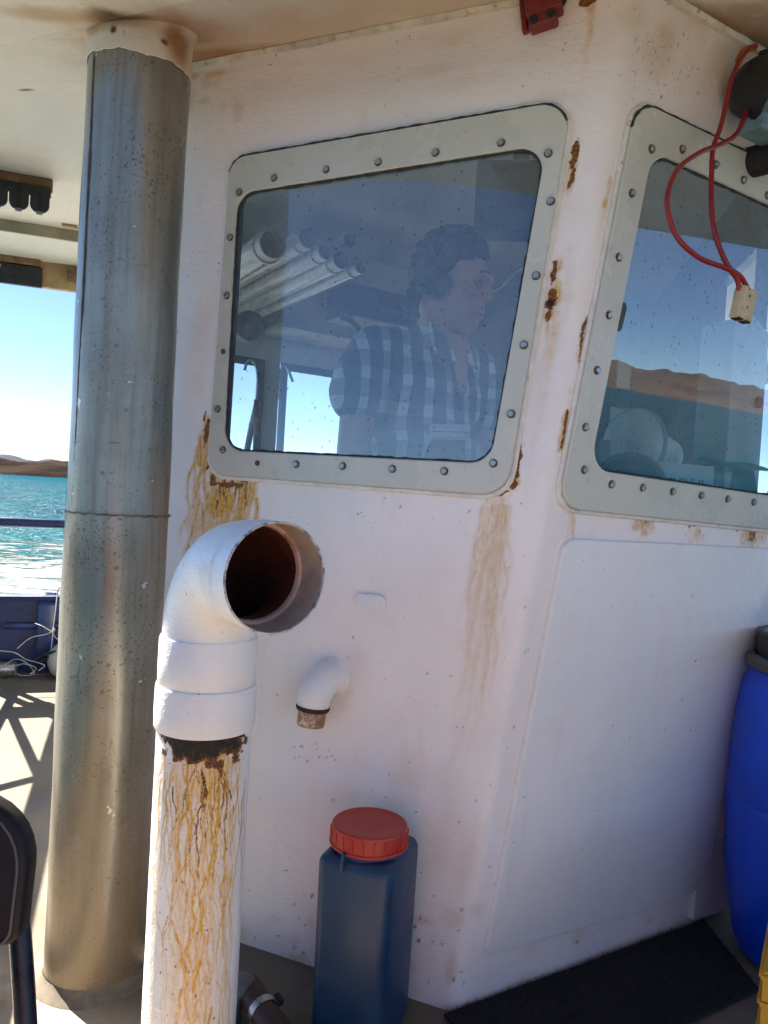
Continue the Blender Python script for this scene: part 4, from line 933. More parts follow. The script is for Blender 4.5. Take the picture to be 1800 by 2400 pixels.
tube('piping', [chp(p.x*0.95, 0.683+(p.y-0.683)*0.93, 0.0145) for p in bk], 0.0016, simple('grey_stitching', (0.10, 0.09, 0.09), 0.6), back, 6, False, True)
def leg(x):
    s = 1 if x > 0 else -1
    return [chp(x*0.70, 0.70, -0.022), chp(x*0.82, 0.66, -0.022), chp(x*0.92, 0.60, -0.018), chp(x*1.10, 0.40, -0.01), chp(x*1.18, 0.20, 0.0), chp(x*1.26, 0.045, 0.02)]
for x in (-0.205, 0.205): tube('leg', catmull(leg(x), 6), 0.0125, CHF, chair, 14)
for x in (-0.20, 0.20):
    tube('rear_leg', [chp(x, 0.47, 0.04)+V(0, 0, 0), V(chp(x, 0, 0).x, 0.42, 0.0)], 0.011, CHF, chair, 12)
st_ = rpoly([Vector((-0.20, 0.40)), Vector((0.20, 0.40)), Vector((0.19, 0.74)), Vector((-0.19, 0.74))], 0.05, 5)
prism('seat', [V(-0.600+p.x, p.y-0.02, 0.42) for p in st_], V(0, 0, 1), 0.035, CHB, chair, 0.012, seg=3)

# ================================================================== RED JUNCTION BOX UNDER THE DECKHEAD
RP = Lpt(*Lsz(1272, 30)); rx = (dL*0.985+V(0, 0, 0.16)).normalized(); rz = nL.cross(rx).normalized()
if rz.z < 0: rz = -rz
redb = thing('junction_box', 'dark red switch box with black plugs fixed high on the cabin wall', 'switch box', tuple(RP))
REDM = simple('dark_red_plastic', (0.20, 0.018, 0.014), 0.5, var=0.3, vs=20, dirt=(0.07, 0.008, 0.008), dv=0.58)
box('body', RP+nL*0.018+rz*0.03+rx*0.006, rx*0.036, nL*0.02, rz*0.052, REDM, redb, 0.006, 3)
box('flange', RP+nL*0.008-rx*0.037+rz*0.02, rx*0.006, nL*0.008, rz*0.055, REDM, redb, 0.003)
box('lower_boss', RP+nL*0.02-rz*0.030+rx*0.002, rx*0.028, nL*0.017, rz*0.014, REDM, redb, 0.005, 3)
for k in (-1, 1): lathe('plug', RP+nL*0.036-rz*0.032+rx*(0.002+0.017*k), nL, [(0.009, -0.004), (0.009, 0.003), (0.007, 0.0045), (0, 0.004)], M['rubber'], redb, 16)
lathe('button', RP+nL*0.038+rz*0.03-rx*0.008, nL, [(0.008, -0.002), (0.008, 0.002), (0.005, 0.004), (0, 0.004)], M['rubber'], redb, 16)
tube('cable', catmull([RP+rx*0.04+nL*0.012-rz*0.005, RP+rx*0.052+nL*0.014+rz*0.012, RP+rx*0.060+nL*0.016+rz*0.04, RP+rx*0.063+nL*0.012+rz*0.10], 6), 0.0055, M['rubber'], redb, 10)

# ================================================================== HORN UNIT AND RED CABLES BY THE FRONT WINDOW
HPt = onplane(1790, 215, corner(0)+nR*0.075, nR)
horn = thing('deck_lamp', 'black round deck lamp with weathered blue bracket high on the front wall', 'deck lamp', tuple(HPt))
up_ = (V(0, 0, 1)-nR*nR.z).normalized()
ax = (nR*0.75+dR*0.35-up_*0.55).normalized()
lathe('housing', HPt-ax*0.03, ax, [(0, -0.035), (0.035, -0.032), (0.052, -0.018), (0.060, 0.0), (0.064, 0.05), (0.067, 0.055), (0.067, 0.066), (0.060, 0.070), (0.056, 0.062), (0, 0.060)], M['black_plastic'], horn, 40)
box('bracket', HPt-up_*0.072+dR*0.02, dR*0.05, nR*0.03, up_*0.017, simple('weathered_blue', (0.14, 0.25, 0.30), 0.6, var=0.4, vs=25, dirt=(0.20, 0.13, 0.08), dv=0.55), horn, 0.004)
box('arm', HPt-nR*0.045+up_*0.0+dR*0.02, dR*0.016, nR*0.032, up_*0.02, M['black_plastic'], horn, 0.004)
lathe('base_puck', HPt-up_*0.105+dR*0.085-nR*0.02, nR, [(0, -0.055), (0.034, -0.055), (0.034, 0.02), (0.028, 0.03), (0, 0.03)], M['rubber'], horn, 28)
lathe('gland', HPt-dR*0.012+up_*0.062, (up_*0.8-dR*0.5).normalized(), [(0, -0.02), (0.011, -0.02), (0.011, 0.012), (0.007, 0.018), (0, 0.018)], M['rubber'], horn, 14)
CABM = simple('red_cable_sleeve', (0.24, 0.007, 0.010), 0.42, var=0.2, vs=30, dirt=(0.13, 0.006, 0.008))
def RO(u, v, off): return onplane(u, v, corner(0)+nR*off, nR)
cab = thing('red_cable', 'two red power cables looping from the deck lamp to a beige connector', 'cable', tuple(RO(1690, 330, .09)))
c1 = [(1772, 108, .07), (1752, 116, .072), (1730, 150, .075), (1712, 195, .08), (1700, 250, .085), (1688, 300, .09), (1672, 345, .10), (1668, 400, .11), (1667, 470, .13), (1672, 530, .145), (1690, 590, .16), (1712, 632, .168), (1728, 655, .17), (1733, 682, .17)]
c2 = [(1756, 250, .07), (1745, 275, .075), (1725, 315, .085), (1690, 338, .10), (1640, 358, .115), (1590, 395, .125), (1566, 450, .135), (1566, 500, .14), (1590, 560, .15), (1640, 605, .16), (1700, 628, .168), (1735, 648, .172), (1756, 684, .17)]
for c in (c1, c2): tube('conductor', catmull([RO(*p) for p in c], 6), 0.0050, CABM, cab, 12)
tube('orange_sleeve', catmull([RO(1768, 112, .066), RO(1745, 118, .068), RO(1730, 142, .07)], 6), 0.0066, simple('orange_tape', (0.42, 0.13, 0.02), 0.5), cab, 10)
KP = RO(1742, 716, .17); kx = (dR*0.98-up_*0.10).normalized(); kz = nR.cross(kx).normalized(); kz = kz if kz.z > 0 else -kz
BEI = simple('beige_plastic', (0.50, 0.40, 0.24), 0.5, var=0.2, vs=40, dirt=(0.2, 0.14, 0.07), dv=0.6)
conn = box('connector', KP, kx*0.0255, nR*0.010, kz*0.030, BEI, cab, 0.004, 3)
for k in (-1, 1):
    vs, fs = tubegeo([KP+kx*0.0122*k+kz*0.034, KP+kx*0.0122*k+kz*0.002], 0.0115, 16); mobj('barrel', vs, fs, BEI, conn, True)
    box('contact_slot', KP+kx*0.0125*k-kz*0.0295+nR*0.001, kx*0.008, nR*0.0085, kz*0.0022, simple('contact_dark', (0.03, 0.012, 0.008), 0.7), conn)
    lathe('rivet', KP+nR*0.0098+kz*(0.018 if k > 0 else -0.004), nR, [(0.0022, -0.001), (0.0022, 0.0008), (0, 0.0008)], M['rubber'], conn, 10)
box('label_panel', KP-kz*0.016+nR*0.0102, kx*0.019, nR*0.0007, kz*0.0075, BEI, conn, 0.0005, 1)

# ================================================================== ADDED ORANGE BINS (out of view, placed to reflect orange in the column)
ORM = simple('orange_plastic', (0.62, 0.10, 0.02), 0.45, var=0.15, vs=8)
for k in range(3):
    bc_ = V(-0.40+0.01*k, -0.62, 0.30*k)
    bn = thing('reflector_bin', ('bottom', 'middle', 'top')[k]+' orange plastic bin added unseen behind the viewer as a reflector', 'bin', tuple(bc_), 'orange bins added for their reflection')
    for (dx, dy, hx_, hy_) in ((0, -0.148, 0.2, 0.004), (0, 0.148, 0.2, 0.004), (-0.198, 0, 0.004, 0.143), (0.198, 0, 0.004, 0.143)):
        box('wall', bc_+V(dx, dy, 0.15), V(hx_, 0, 0), V(0, hy_, 0), V(0, 0, 0.142), ORM, bn, 0.002)
    box('base', bc_+V(0, 0, 0.012), V(0.19, 0, 0), V(0, 0.14, 0), V(0, 0, 0.006), ORM, bn)
    for sg_ in (-1, 1): box('rim', bc_+V(0, 0.153*sg_, 0.285), V(0.205, 0, 0), V(0, 0.006, 0), V(0, 0, 0.01), ORM, bn, 0.002)
# ================================================================== ROD RACKS UNDER THE ROOF
def onroof(u, v, z): return deckpt(u, v, z)
ra = onroof(122, 447, CEIL-0.04); 
rack1 = thing('rod_rack', 'black scalloped rod rack on a timber batten under the roof', 'rod rack', tuple(ra))
def rpnt(a, b, z): return V(ra.x, ra.y, 0)+BX*a+BY*b+V(0, 0, z)
box('batten', rpnt(-0.30, 0.012, CEIL-0.0205), BX*0.30, BY*0.014, V(0, 0, 0.0205), M['timber'], rack1, 0.002)
box('mount_strip', rpnt(-0.30, -0.006, CEIL-0.052), BX*0.298, BY*0.004, V(0, 0, 0.018), M['black_plastic'], rack1, 0.002)
lobe = None
for k in range(9):
    x1 = -0.003-k*0.066; wd = 0.031
    pts = rpoly([Vector((-wd, -0.055)), Vector((wd, -0.055)), Vector((wd, -0.128)), Vector((-wd, -0.128))], [0.002, 0.002, 0.027, 0.027], 6)
    cpt = rpnt(x1-0.033, -0.008, CEIL)
    lb = prism('lobe', [cpt+BX*p.x+V(0, 0, p.y) for p in pts], -BY, 0.008, M['black_plastic'], rack1, 0.0015)
    box('end_clip', cpt+V(0, 0, -0.129)-BY*0.005, BX*0.010, BY*0.005, V(0, 0, 0.005), simple('clip_grey', (0.16, 0.17, 0.18), 0.5) if k == 0 else bpy.data.materials['clip_grey'], lb, 0.001)
    box('rod_groove', cpt+V(0, 0, -0.088)-BY*0.0085, BX*0.007, BY*0.0012, V(0, 0, 0.032), M['rubber'], lb)
rb_ = onroof(103, 690, CEIL-0.16)
rack2 = thing('rod_rack', 'black strip of round rod sockets on the roof edge beam', 'rod rack', tuple(rb_))
eb = (farL)+V(0, 0, CEIL-0.10)-BY*0.008
ea = (Vector(rb_)-eb).dot(BX)
def epnt(a, b, z): return eb+BX*a+BY*b+V(0, 0, z)
box('batten', epnt(ea-0.25, -0.012, 0.040), BX*0.25, BY*0.012, V(0, 0, 0.017), M['timber'], rack2, 0.002)
strip = box('socket_strip', epnt(ea-0.245, -0.015, -0.028), BX*0.255, BY*0.012, V(0, 0, 0.046), M['black_plastic'], rack2, 0.004)
for k in range(6):
    lathe('socket', epnt(ea-0.035-0.072*k, -0.0265, -0.026), -BY, [(0.026, -0.001), (0.026, 0.002), (0.022, 0.003), (0.020, -0.004), (0, -0.004)], simple('socket_blueblack', (0.012, 0.014, 0.022), 0.4) if k == 0 else bpy.data.materials['socket_blueblack'], strip, 24)
lathe('screw_cap', epnt(ea-0.175, -0.028, 0.002), -BY, [(0.012, -0.001), (0.012, 0.002), (0.006, 0.003), (0, 0.003)], simple('white_cap', (0.7, 0.68, 0.62), 0.5), strip, 16)
blk = box('timber_block', epnt(ea+0.19, -0.010, 0.005), BX*0.075, BY*0.016, V(0, 0, 0.024), M['timber'], None, 0.003, origin=epnt(ea+0.19, -0.010, 0.005))
tag(blk, 'small dark timber block nailed to the roof edge beam beside the column', 'timber block')
nl = deckpt(158, 527, CEIL); tb = tag(box('cleat', nl+V(0.01, 0, -0.006), BX*0.03, BY*0.012, V(0, 0, 0.006), M['timber_pale'], None, 0.004, origin=nl), 'small ochre timber cleat under the roof next to the column', 'cleat')

# ================================================================== STERN: bulwark, rail, bitt and clutter
NB = M['deck_metal_blue']
bul = thing('stern_bulwark', 'navy blue steel bulwark across the stern behind the grey column', 'bulwark', tuple(bxy(0, 0)))
box('plate', bxy(2.93, 0.03, 0.205), BX*3.24, BY*0.012, V(0, 0, 0.205), NB, bul)
box('cap', bxy(2.93, 0.03, 0.418), BX*3.26, BY*0.05, V(0, 0, 0.012), NB, bul, 0.005)
bpx = deckpt(42, 1560)
for k in range(0, 9):
    box('stiffener', bxy(0.18+0.62*k-0.4, 0.004, 0.20), BX*0.006, BY*0.014, V(0, 0, 0.20), NB, bul)
rail = thing('stern_rail', 'navy blue tubular rail above the stern bulwark', 'rail', tuple(bxy(0, 0.03, 0.43)))
RZ = 0.828
tube('top_rail', [bxy(-0.31, 0.05, RZ), bxy(6.1, 0.05, RZ)], 0.026, NB, rail, 18)
tube('wire', [bxy(-0.31, 0.05, 0.60), bxy(6.1, 0.05, 0.60)], 0.0035, simple('wire_pale', (0.3, 0.36, 0.37), 0.5, metal=0.5), rail, 8)
for k in (-0.29, 0.95, 2.6, 4.2, 6.0): tube('stanchion', [bxy(k, 0.05, 0.42), bxy(k, 0.05, RZ)], 0.022, NB, rail, 14)
# side rail and bulwark (outside the frame on the left; their shadows reach the deck)
SX = -0.27
sb = thing('side_rail', 'navy tubular side rail running forward from the stern', 'rail', tuple(bxy(SX, 0)))
box('toe_board', bxy(SX, -4.0, 0.04), BX*0.012, BY*3.98, V(0, 0, 0.04), NB, sb)
tube('mid_rail', [bxy(SX, 0.0, 0.43), bxy(SX, -7.9, 0.43)], 0.02, NB, sb, 12)
tube('top_rail', [bxy(SX, 0.0, 0.86), bxy(SX, -7.9, 0.86)], 0.045, NB, sb, 16)
for k in (-0.1, -1.62, -3.1, -4.6, -6.2): tube('stanchion', [bxy(SX, k, 0.0), bxy(SX, k, 0.86)], 0.028, NB, sb, 14)
for (k0, k1) in ((-0.25, -0.9), (-1.3, -0.75)): tube('brace', [bxy(SX, k0, 0.44), bxy(SX+0.0, k1, 0.86)], 0.02, NB, sb, 12)
tray = thing('shadow_tray', 'unseen tray added on the side rail to throw a shadow onto the deck', 'tray', tuple(bxy(SX, -0.15, 0.42)))  # added out of view for the blob of shadow it casts on deck
bm = bmesh.new(); boxbm(bxy(SX+0.0, -0.16, 0.63), BX*0.13, BY*0.085, V(0, 0, 0.012), 0.004, 2, bm); bmobj('tray', bm, simple('tray_white', (0.55, 0.55, 0.52), 0.5), tray, True)
for a_ in (-0.07, 0.07): tube('tray_leg', [bxy(SX, -0.16+a_, 0.42), bxy(SX+0.0, -0.16+a_, 0.62)], 0.014, M['steel'], tray, 10)
box('rod_tube', bxy(SX+0.0, -0.02, 0.72), BX*0.05, BY*0.03, V(0, 0, 0.09), M['black_plastic'], tray, 0.01)

bt = (deckpt(85, 1577)+deckpt(122, 1576))/2
bitt = thing('mooring_bitt', 'navy blue box-section mooring bitt with cross bar in front of the bulwark', 'bitt', tuple(bt))
def bq(a, b, z): return V(bt.x, bt.y, 0)+BX*a+BY*b+V(0, 0, z)
hw = 0.043
pv = [bq(-hw, -hw, 0), bq(hw, -hw, 0), bq(hw, hw, 0), bq(-hw, hw, 0), bq(-hw, -hw, 0.385), bq(hw, -hw, 0.385), bq(hw, hw, 0.445), bq(-hw, hw, 0.445)]
bm = bmesh.new(); vv_ = [bm.verts.new(p) for p in pv]
for f in ((0, 1, 2, 3), (4, 5, 6, 7), (0, 1, 5, 4), (1, 2, 6, 5), (2, 3, 7, 6), (3, 0, 4, 7)): bm.faces.new([vv_[i] for i in f])
bmesh.ops.recalc_face_normals(bm, faces=bm.faces); bmesh.ops.bevel(bm, geom=bm.edges[:], offset=0.006, segments=2, profile=0.5, affect='EDGES')
NB2 = simple('worn_navy_paint', (0.022, 0.036, 0.115), 0.28, var=0.35, vs=14, dirt=(0.15, 0.16, 0.2), dv=0.6)
bmobj('post', bm, NB2, bitt, True)
tube('cross_bar', [bq(-0.205, 0.0, 0.262), bq(-0.20, 0, 0.262), bq(0.22, 0, 0.262)], 0.019, NB2, bitt, 16)
box('foot_plate', bq(0, 0, 0.006), BX*0.07, BY*0.07, V(0, 0, 0.005), M['rusty_steel'], bitt, 0.002)
# buoy, loop, coil of line, steel canister, hoop
bc = atY(158, 1538, 4.02)
buoy = thing('net_float', 'cream round net float lying on deck half behind the grey column', 'float', (bc.x, bc.y, 0))
lathe('float_body', V(bc.x, bc.y, 0.105), (0.3, 0.2, 1), [(0, -0.102), (0.03, -0.099), (0.06, -0.083), (0.085, -0.054), (0.1, -0.02), (0.102, 0), (0.1, 0.02), (0.085, 0.054), (0.06, 0.083), (0.03, 0.099), (0.02, 0.104), (0, 0.104)], simple('cream_plastic', (0.52, 0.46, 0.32), 0.5, dirt=(0.3, 0.22, 0.12), dv=0.6), buoy, 32)
lathe('eye', V(bc.x, bc.y, 0.105)+V(0.3, 0.2, 1).normalized()*0.1, (0.3, 0.2, 1), [(0.018, 0), (0.018, 0.014), (0.009, 0.016), (0.009, 0.0)], M['rubber'], buoy, 16)
lpp = [atY(75, 1553, 3.98), atY(95, 1540, 3.96), atY(118, 1530, 3.95), atY(130, 1528, 3.95), atY(133, 1536, 3.95), atY(124, 1542, 3.95), atY(105, 1544, 3.96), atY(82, 1558, 3.98)]
lp_o = tube('rubber_loop', catmull(lpp, 6), 0.007, M['rubber'], None, 8, origin=tuple(lpp[0])); tag(lp_o, 'black rubber strap loop beside the mooring bitt', 'strap')
LINE = simple('monofilament', (0.55, 0.56, 0.52), 0.35)
r = random.Random(12)
tg = thing('fishing_line', 'tangle of pale fishing line over the mooring bitt and deck', 'fishing line', tuple(bq(0.0, -0.1, 0)))
for (pts, rad) in (([(0, 1525), (35, 1530), (60, 1545), (85, 1552), (105, 1560), (90, 1572)], .0022), ([(10, 1560), (35, 1545), (60, 1552), (80, 1578), (50, 1583), (28, 1568), (55, 1556), (85, 1566), (70, 1580)], .0018), ([(80, 1460), (100, 1468), (122, 1480), (128, 1474), (110, 1486), (72, 1495), (40, 1520)], .0022), ([(134, 1392), (130, 1430), (126, 1462), (122, 1480), (130, 1494), (139, 1500)], .0022), ([(126, 1470), (122, 1500), (120, 1520)], .0018)):
    tube('strand', catmull([atY(u, v, 3.97+r.uniform(-.03, .02)) for (u, v) in pts], 8), rad, LINE, tg, 6)
cn = deckpt(12, 1588)
can2 = thing('steel_canister', 'small shiny steel canister lying on deck by the bulwark', 'canister', (cn.x, cn.y, 0))
lathe('barrel', V(cn.x-0.10, cn.y-0.02, 0.043), tuple(BX), [(0, 0), (0.036, 0), (0.042, 0.006), (0.042, 0.11), (0.040, 0.118), (0.040, 0.15), (0.028, 0.156), (0, 0.156)], M['steel'], can2, 28)
lathe('cap', V(cn.x-0.10, cn.y-0.02, 0.043), tuple(-BX), [(0.038, 0), (0.038, 0.05), (0, 0.052)], simple('white_plastic', (0.6, 0.6, 0.58), 0.4), can2, 28)
hp0 = atY(140, 1400, 4.15)
hoop = tube('rail_hoop', catmull([hp0+V(-0.012, 0, -0.01), hp0+V(-0.012, 0, 0.035), hp0+V(0.0, 0, 0.056), hp0+V(0.03, 0, 0.06), hp0+V(0.05, 0, 0.04), hp0+V(0.05, 0, -0.01)], 6), 0.005, simple('hoop_pale', (0.5, 0.48, 0.42), 0.4), None, 8, origin=tuple(hp0)); tag(hoop, 'small pale wire hoop on the bulwark cap by the column', 'hoop')

# ================================================================== INSIDE THE WHEELHOUSE
def inr(u, v, Y): return atY(u, v, Y)
fn = V(fw.y, -fw.x, 0)                                              # far wall normal, towards the camera
# window mullion trim and sliding window bars on the far wall, panes of the far windows
def fwp(t, z, off=0.0): return Dpt+fw*t+V(0, 0, z)+fn*off
for (t0, t1, z0_, z1_) in FH:
    o = [fwp(t0, z1_, 0.02), fwp(t1, z1_, 0.02), fwp(t1, z0_, 0.02), fwp(t0, z0_, 0.02)]
    i = [fwp(t0+.03, z1_-.03, 0.02), fwp(t1-.03, z1_-.03, 0.02), fwp(t1-.03, z0_+.03, 0.02), fwp(t0+.03, z0_+.03, 0.02)]
    ringprism('far_window_frame', o, i, fn, 0.012, simple('far_frame', (0.10, 0.14, 0.18), 0.5) if 'far_frame' not in bpy.data.materials else bpy.data.materials['far_frame'], wheel, 0.003)
# rod tubes slung under the deckhead
tubes_dir = V(math.cos(math.radians(122)), math.sin(math.radians(122)), 0)
PVC = simple('white_pvc', (0.62, 0.63, 0.60), 0.28, var=0.12, vs=7, dirt=(0.4, 0.38, 0.3), dv=0.66)
for k, (u, v, d_, Y, lab) in enumerate([(640, 572, .039, 2.02, 'thick white plastic tube, lowest left of the bundle under the cabin deckhead'), (722, 558, .029, 2.06, 'white plastic tube second from left in the bundle under the cabin deckhead'), (762, 590, .022, 2.08, 'thin white plastic tube in the middle of the deckhead bundle'), (820, 565, .022, 2.12, 'highest thin white tube at the right of the deckhead bundle'), (800, 608, .028, 2.12, 'white plastic tube with torn wrapper in the deckhead bundle'), (845, 626, .019, 2.16, 'thinnest white tube, rightmost low one of the deckhead bundle')]):
    e = inr(u, v, Y); f_ = e+tubes_dir*(1.05 if e.x > -0.25 else 0.75); axd = -tubes_dir
    ln = (e-f_).length
    t_ = thing('storage_tube', lab, 'tube', tuple(e), 'white tubes slung under the cabin deckhead')
    lathe('tube', f_, axd, [(0, 0), (d_, 0), (d_, ln), (d_-0.003, ln), (d_-0.003, ln-0.18), (0, ln-0.18)], PVC, t_, 24)
    lathe('rim', f_, axd, [(d_, ln-0.05), (d_+0.004, ln-0.048), (d_+0.004, ln-0.04), (d_, ln-0.038)], PVC, t_, 24)
# radio on the far header with coiled cord, speaker
DKG = simple('radio_black', (0.02, 0.022, 0.026), 0.5, dirt=(0.05, 0.05, 0.055), dv=0.6)
rdp = inr(880, 728, 2.7)
radio = thing('radio_set', 'dark radio set hung under a shelf inside the cabin with coiled cord', 'radio', tuple(rdp))
box('case', rdp, fw*0.16, fn*0.08, V(0, 0, 0.055), DKG, radio, 0.006)
for k in range(5): box('key_row', rdp+fn*0.0805+fw*(-0.02+0.03*k)+V(0, 0, -0.02), fw*0.011, fn*0.0015, V(0, 0, 0.012), simple('keys', (0.09, 0.1, 0.11), 0.5) if k == 0 else bpy.data.materials['keys'], radio)
box('display', rdp+fn*0.0805-fw*0.09+V(0, 0, 0.005), fw*0.045, fn*0.0015, V(0, 0, 0.028), simple('display', (0.03, 0.05, 0.05), 0.2), radio)
cpts = []
for k in range(120):
    t = k/119; b = inr(800+70*t, 745+70*t*t, 2.55); a = k*1.1
    cpts.append(b+V(math.cos(a)*0.007, 0, math.sin(a)*0.007))
tube('coiled_cord', cpts, 0.0028, M['rubber'], radio, 6)
shp = inr(790, 770, 2.72)
shelf = tag(box('shelf', fwp(1.05, 1.70, 0.13), fw*0.55, fn*0.11, V(0, 0, 0.009), simple('shelf_white', (0.5, 0.5, 0.49), 0.5), None, 0.003, origin=fwp(1.05, 1.70, 0.13)), 'pale overhead shelf inside the cabin below the radio', 'shelf')
spk = inr(585, 765, 2.6)
spo = thing('wall_speaker', 'dark round speaker in the corner of the cabin behind the side window', 'speaker', tuple(spk))
lathe('speaker_ring', spk, (0.3, -1, 0), [(0, -0.03), (0.052, -0.03), (0.055, 0.0), (0.05, 0.01), (0.04, 0.005), (0.035, 0.0), (0.015, -0.01), (0, -0.006)], simple('speaker_grey', (0.16, 0.17, 0.18), 0.5), spo, 32)
# monitor hung at the upper right
mp_ = inr(1200, 470, 1.95)
mon = thing('monitor', 'dark flat monitor hanging under the cabin deckhead above the helmsman', 'monitor', tuple(mp_))
mx_ = (V(1, -0.12, 0)).normalized(); mn_ = V(mx_.y, -mx_.x, 0); mz_ = V(0.0, 0.12, 1).normalized()
box('case', mp_+V(0.02, 0, 0.0), mx_*0.115, mn_*0.022, mz_*0.105, DKG, mon, 0.008, 3)
box('screen', mp_+V(0.02, 0, 0.0)+mn_*0.0225, mx_*0.10, mn_*0.001, mz_*0.088, simple('screen_black', (0.006, 0.008, 0.011), 0.12), mon)
box('mount', mp_+V(0.02, 0.02, 0.13), mx_*0.02, mn_*0.012, V(0, 0, 0.05), DKG, mon)
# gaff hooks and wiper seen against the far windows
HK = simple('hook_brown', (0.16, 0.10, 0.07), 0.6)
for (pts, lab) in (([(573, 868), (580, 848), (592, 846), (601, 862), (604, 890), (603, 915), (600, 950)], 'curved gaff hook hanging left of the far window post'), ([(686, 895), (676, 868), (668, 858), (660, 862), (658, 880)], 'small curved hook hanging right of the far window post')):
    P_ = [inr(u, v, 2.55) for (u, v) in pts]
    h_ = thing('gaff_hook', lab, 'hook', tuple(P_[0])); tube('hook', catmull(P_, 6), 0.005, M['steel'], h_, 8)
    g_ = P_[-1]
    tube('handle', [g_+V(0, 0, 0.02), g_+V(0.004, 0, -0.03), g_+V(0.01, 0, -0.08), g_+V(0.018, 0, -0.11)], [0.008, 0.013, 0.014, 0.004], HK, h_, 10)
wp = [inr(604, 940, 2.6), inr(590, 1000, 2.6), inr(575, 1075, 2.6)]
stick = tag(tube('boat_hook', wp, 0.011, simple('pale_blue_pole', (0.35, 0.42, 0.48), 0.5), None, 10, origin=tuple(wp[-1])), 'pale pole leaning at the far cabin window beside the hooks', 'pole')
# console shelf under the windows with the things that stand on it
CONS = simple('console_dark', (0.03, 0.033, 0.038), 0.6)
def Rin(r_, z, d): return Rpt(r_, z, -d)
CZ = 1.14
cpoly = [Lpt(-0.35, CZ, -0.03), corner(CZ)-nL*0.035+dR*0.02, Rin(0.86, CZ, 0.03), Rin(0.86, CZ, 0.50), Rin(0.22, CZ, 0.52), Lpt(-0.05, CZ, -0.22), Lpt(-0.35, CZ, -0.12)]
console = tag(prism('console', [V(p.x, p.y, CZ-0.06) for p in cpoly][::-1], V(0, 0, 1), 0.06, CONS, None, 0.004, origin=tuple(cpoly[2])), 'dark dashboard shelf running under the front window inside the cabin', 'dashboard')
FANW = simple('fan_white', (0.80, 0.81, 0.81), 0.4, var=0.15)
fc = inr(1500, 1030, 2.02)
fan = thing('desk_fan', 'white round desk fan on the dashboard behind the front window', 'fan', (fc.x, fc.y, CZ))
fa = V(-0.80, -0.60, 0.05).normalized()
fc.z = CZ+0.128; 
lathe('guard', fc, fa, [(0, -0.006), (0.05, -0.004), (0.085, 0.004), (0.094, 0.02), (0.096, 0.03), (0.092, 0.04), (0.060, 0.058), (0.03, 0.062), (0, 0.062)], FANW, fan, 40)
lathe('rim', fc, fa, [(0.095, 0.022), (0.1, 0.024), (0.1, 0.034), (0.095, 0.036)], simple('fan_rim', (0.42, 0.48, 0.52), 0.4), fan, 40)
lathe('motor', fc+V(0, 0, -0.012), -fa, [(0.03, 0), (0.054, 0.01), (0.056, 0.10), (0.050, 0.13), (0.03, 0.145), (0, 0.147)], FANW, fan, 32)
for k in range(9):
    a = -0.6+k*0.22; x_, y_, z_ = frame_of(-fa)
    box('vent_slot', fc+V(0, 0, -0.012)-fa*0.115+(x_*math.cos(a)+y_*math.sin(a))*0.0535, fa*0.012, (x_*math.cos(a)+y_*math.sin(a))*0.0015, (x_*-math.sin(a)+y_*math.cos(a))*0.002, CONS, fan)
lathe('knob', fc+V(0, 0, 0.04)-fa*0.05, (0, 0, 1), [(0.007, 0), (0.007, 0.026), (0, 0.027)], FANW, fan, 12)
lathe('stand', V(fc.x, fc.y, CZ), (0, 0, 1), [(0.06, 0), (0.058, 0.008), (0.02, 0.014), (0.016, 0.06)], FANW, fan, 28)
kc = inr(1478, 1100, 1.86)
comp = thing('compass', 'black domed compass on the dashboard in front of the fan', 'compass', (kc.x, kc.y, CZ))
lathe('dome', V(kc.x, kc.y, CZ), (0, 0, 1), [(0.085, 0), (0.087, 0.015), (0.084, 0.038), (0.072, 0.065), (0.051, 0.086), (0.025, 0.097), (0, 0.1)], simple('compass_black', (0.008, 0.009, 0.011), 0.18), comp, 40)
lathe('bezel', V(kc.x, kc.y, CZ), (0, 0, 1), [(0.092, 0), (0.094, 0.006), (0.090, 0.014), (0.085, 0.014)], DKG, comp, 40)
# sign
sg = inr(1607, 1126, 1.90); sx_ = (dR*0.98+V(0.1, -0.16, 0)).normalized(); sx_.z = 0; sn_ = V(sx_.y, -sx_.x, 0)
sign = thing('smile_sign', 'white card sign lettered SMILE standing on the dashboard', 'sign', tuple(V(sg.x, sg.y, CZ)))
sb_ = V(sg.x, sg.y, 0)
sh = 0.078; sbz = CZ+0.002+sh/2
card = box('card', V(sg.x, sg.y, sbz), sx_*0.088, sn_*0.002, V(0, 0, sh/2), simple('white_card', (0.70, 0.72, 0.72), 0.6, var=0.06), sign, 0.0008, 1)
def text(name, s, size, org, x, y, m, parent, depth=0.0004):
    cu = bpy.data.curves.new(name, 'FONT'); cu.body = s; cu.size = size; cu.extrude = depth; cu.align_x = 'CENTER'; cu.align_y = 'CENTER'
    o = bpy.data.objects.new(name, cu); COL.objects.link(o); bpy.context.view_layer.update()
    me = bpy.data.meshes.new_from_object(o.evaluated_get(bpy.context.evaluated_depsgraph_get())); bpy.data.objects.remove(o)
    x = Vector(x).normalized(); y = Vector(y).normalized(); z = x.cross(y); R3 = Matrix((x, y, z)).transposed().to_4x4(); R3.translation = Vector(org)-wloc(parent)
    me.transform(R3); return link(name, me, m, parent)
INK = simple('dark_ink', (0.015, 0.03, 0.04), 0.6)
text('lettering', 'SMILE !!', 0.034, V(sg.x, sg.y, CZ+0.030)+sn_*0.0024, sx_, V(0, 0, 1), INK, sign)
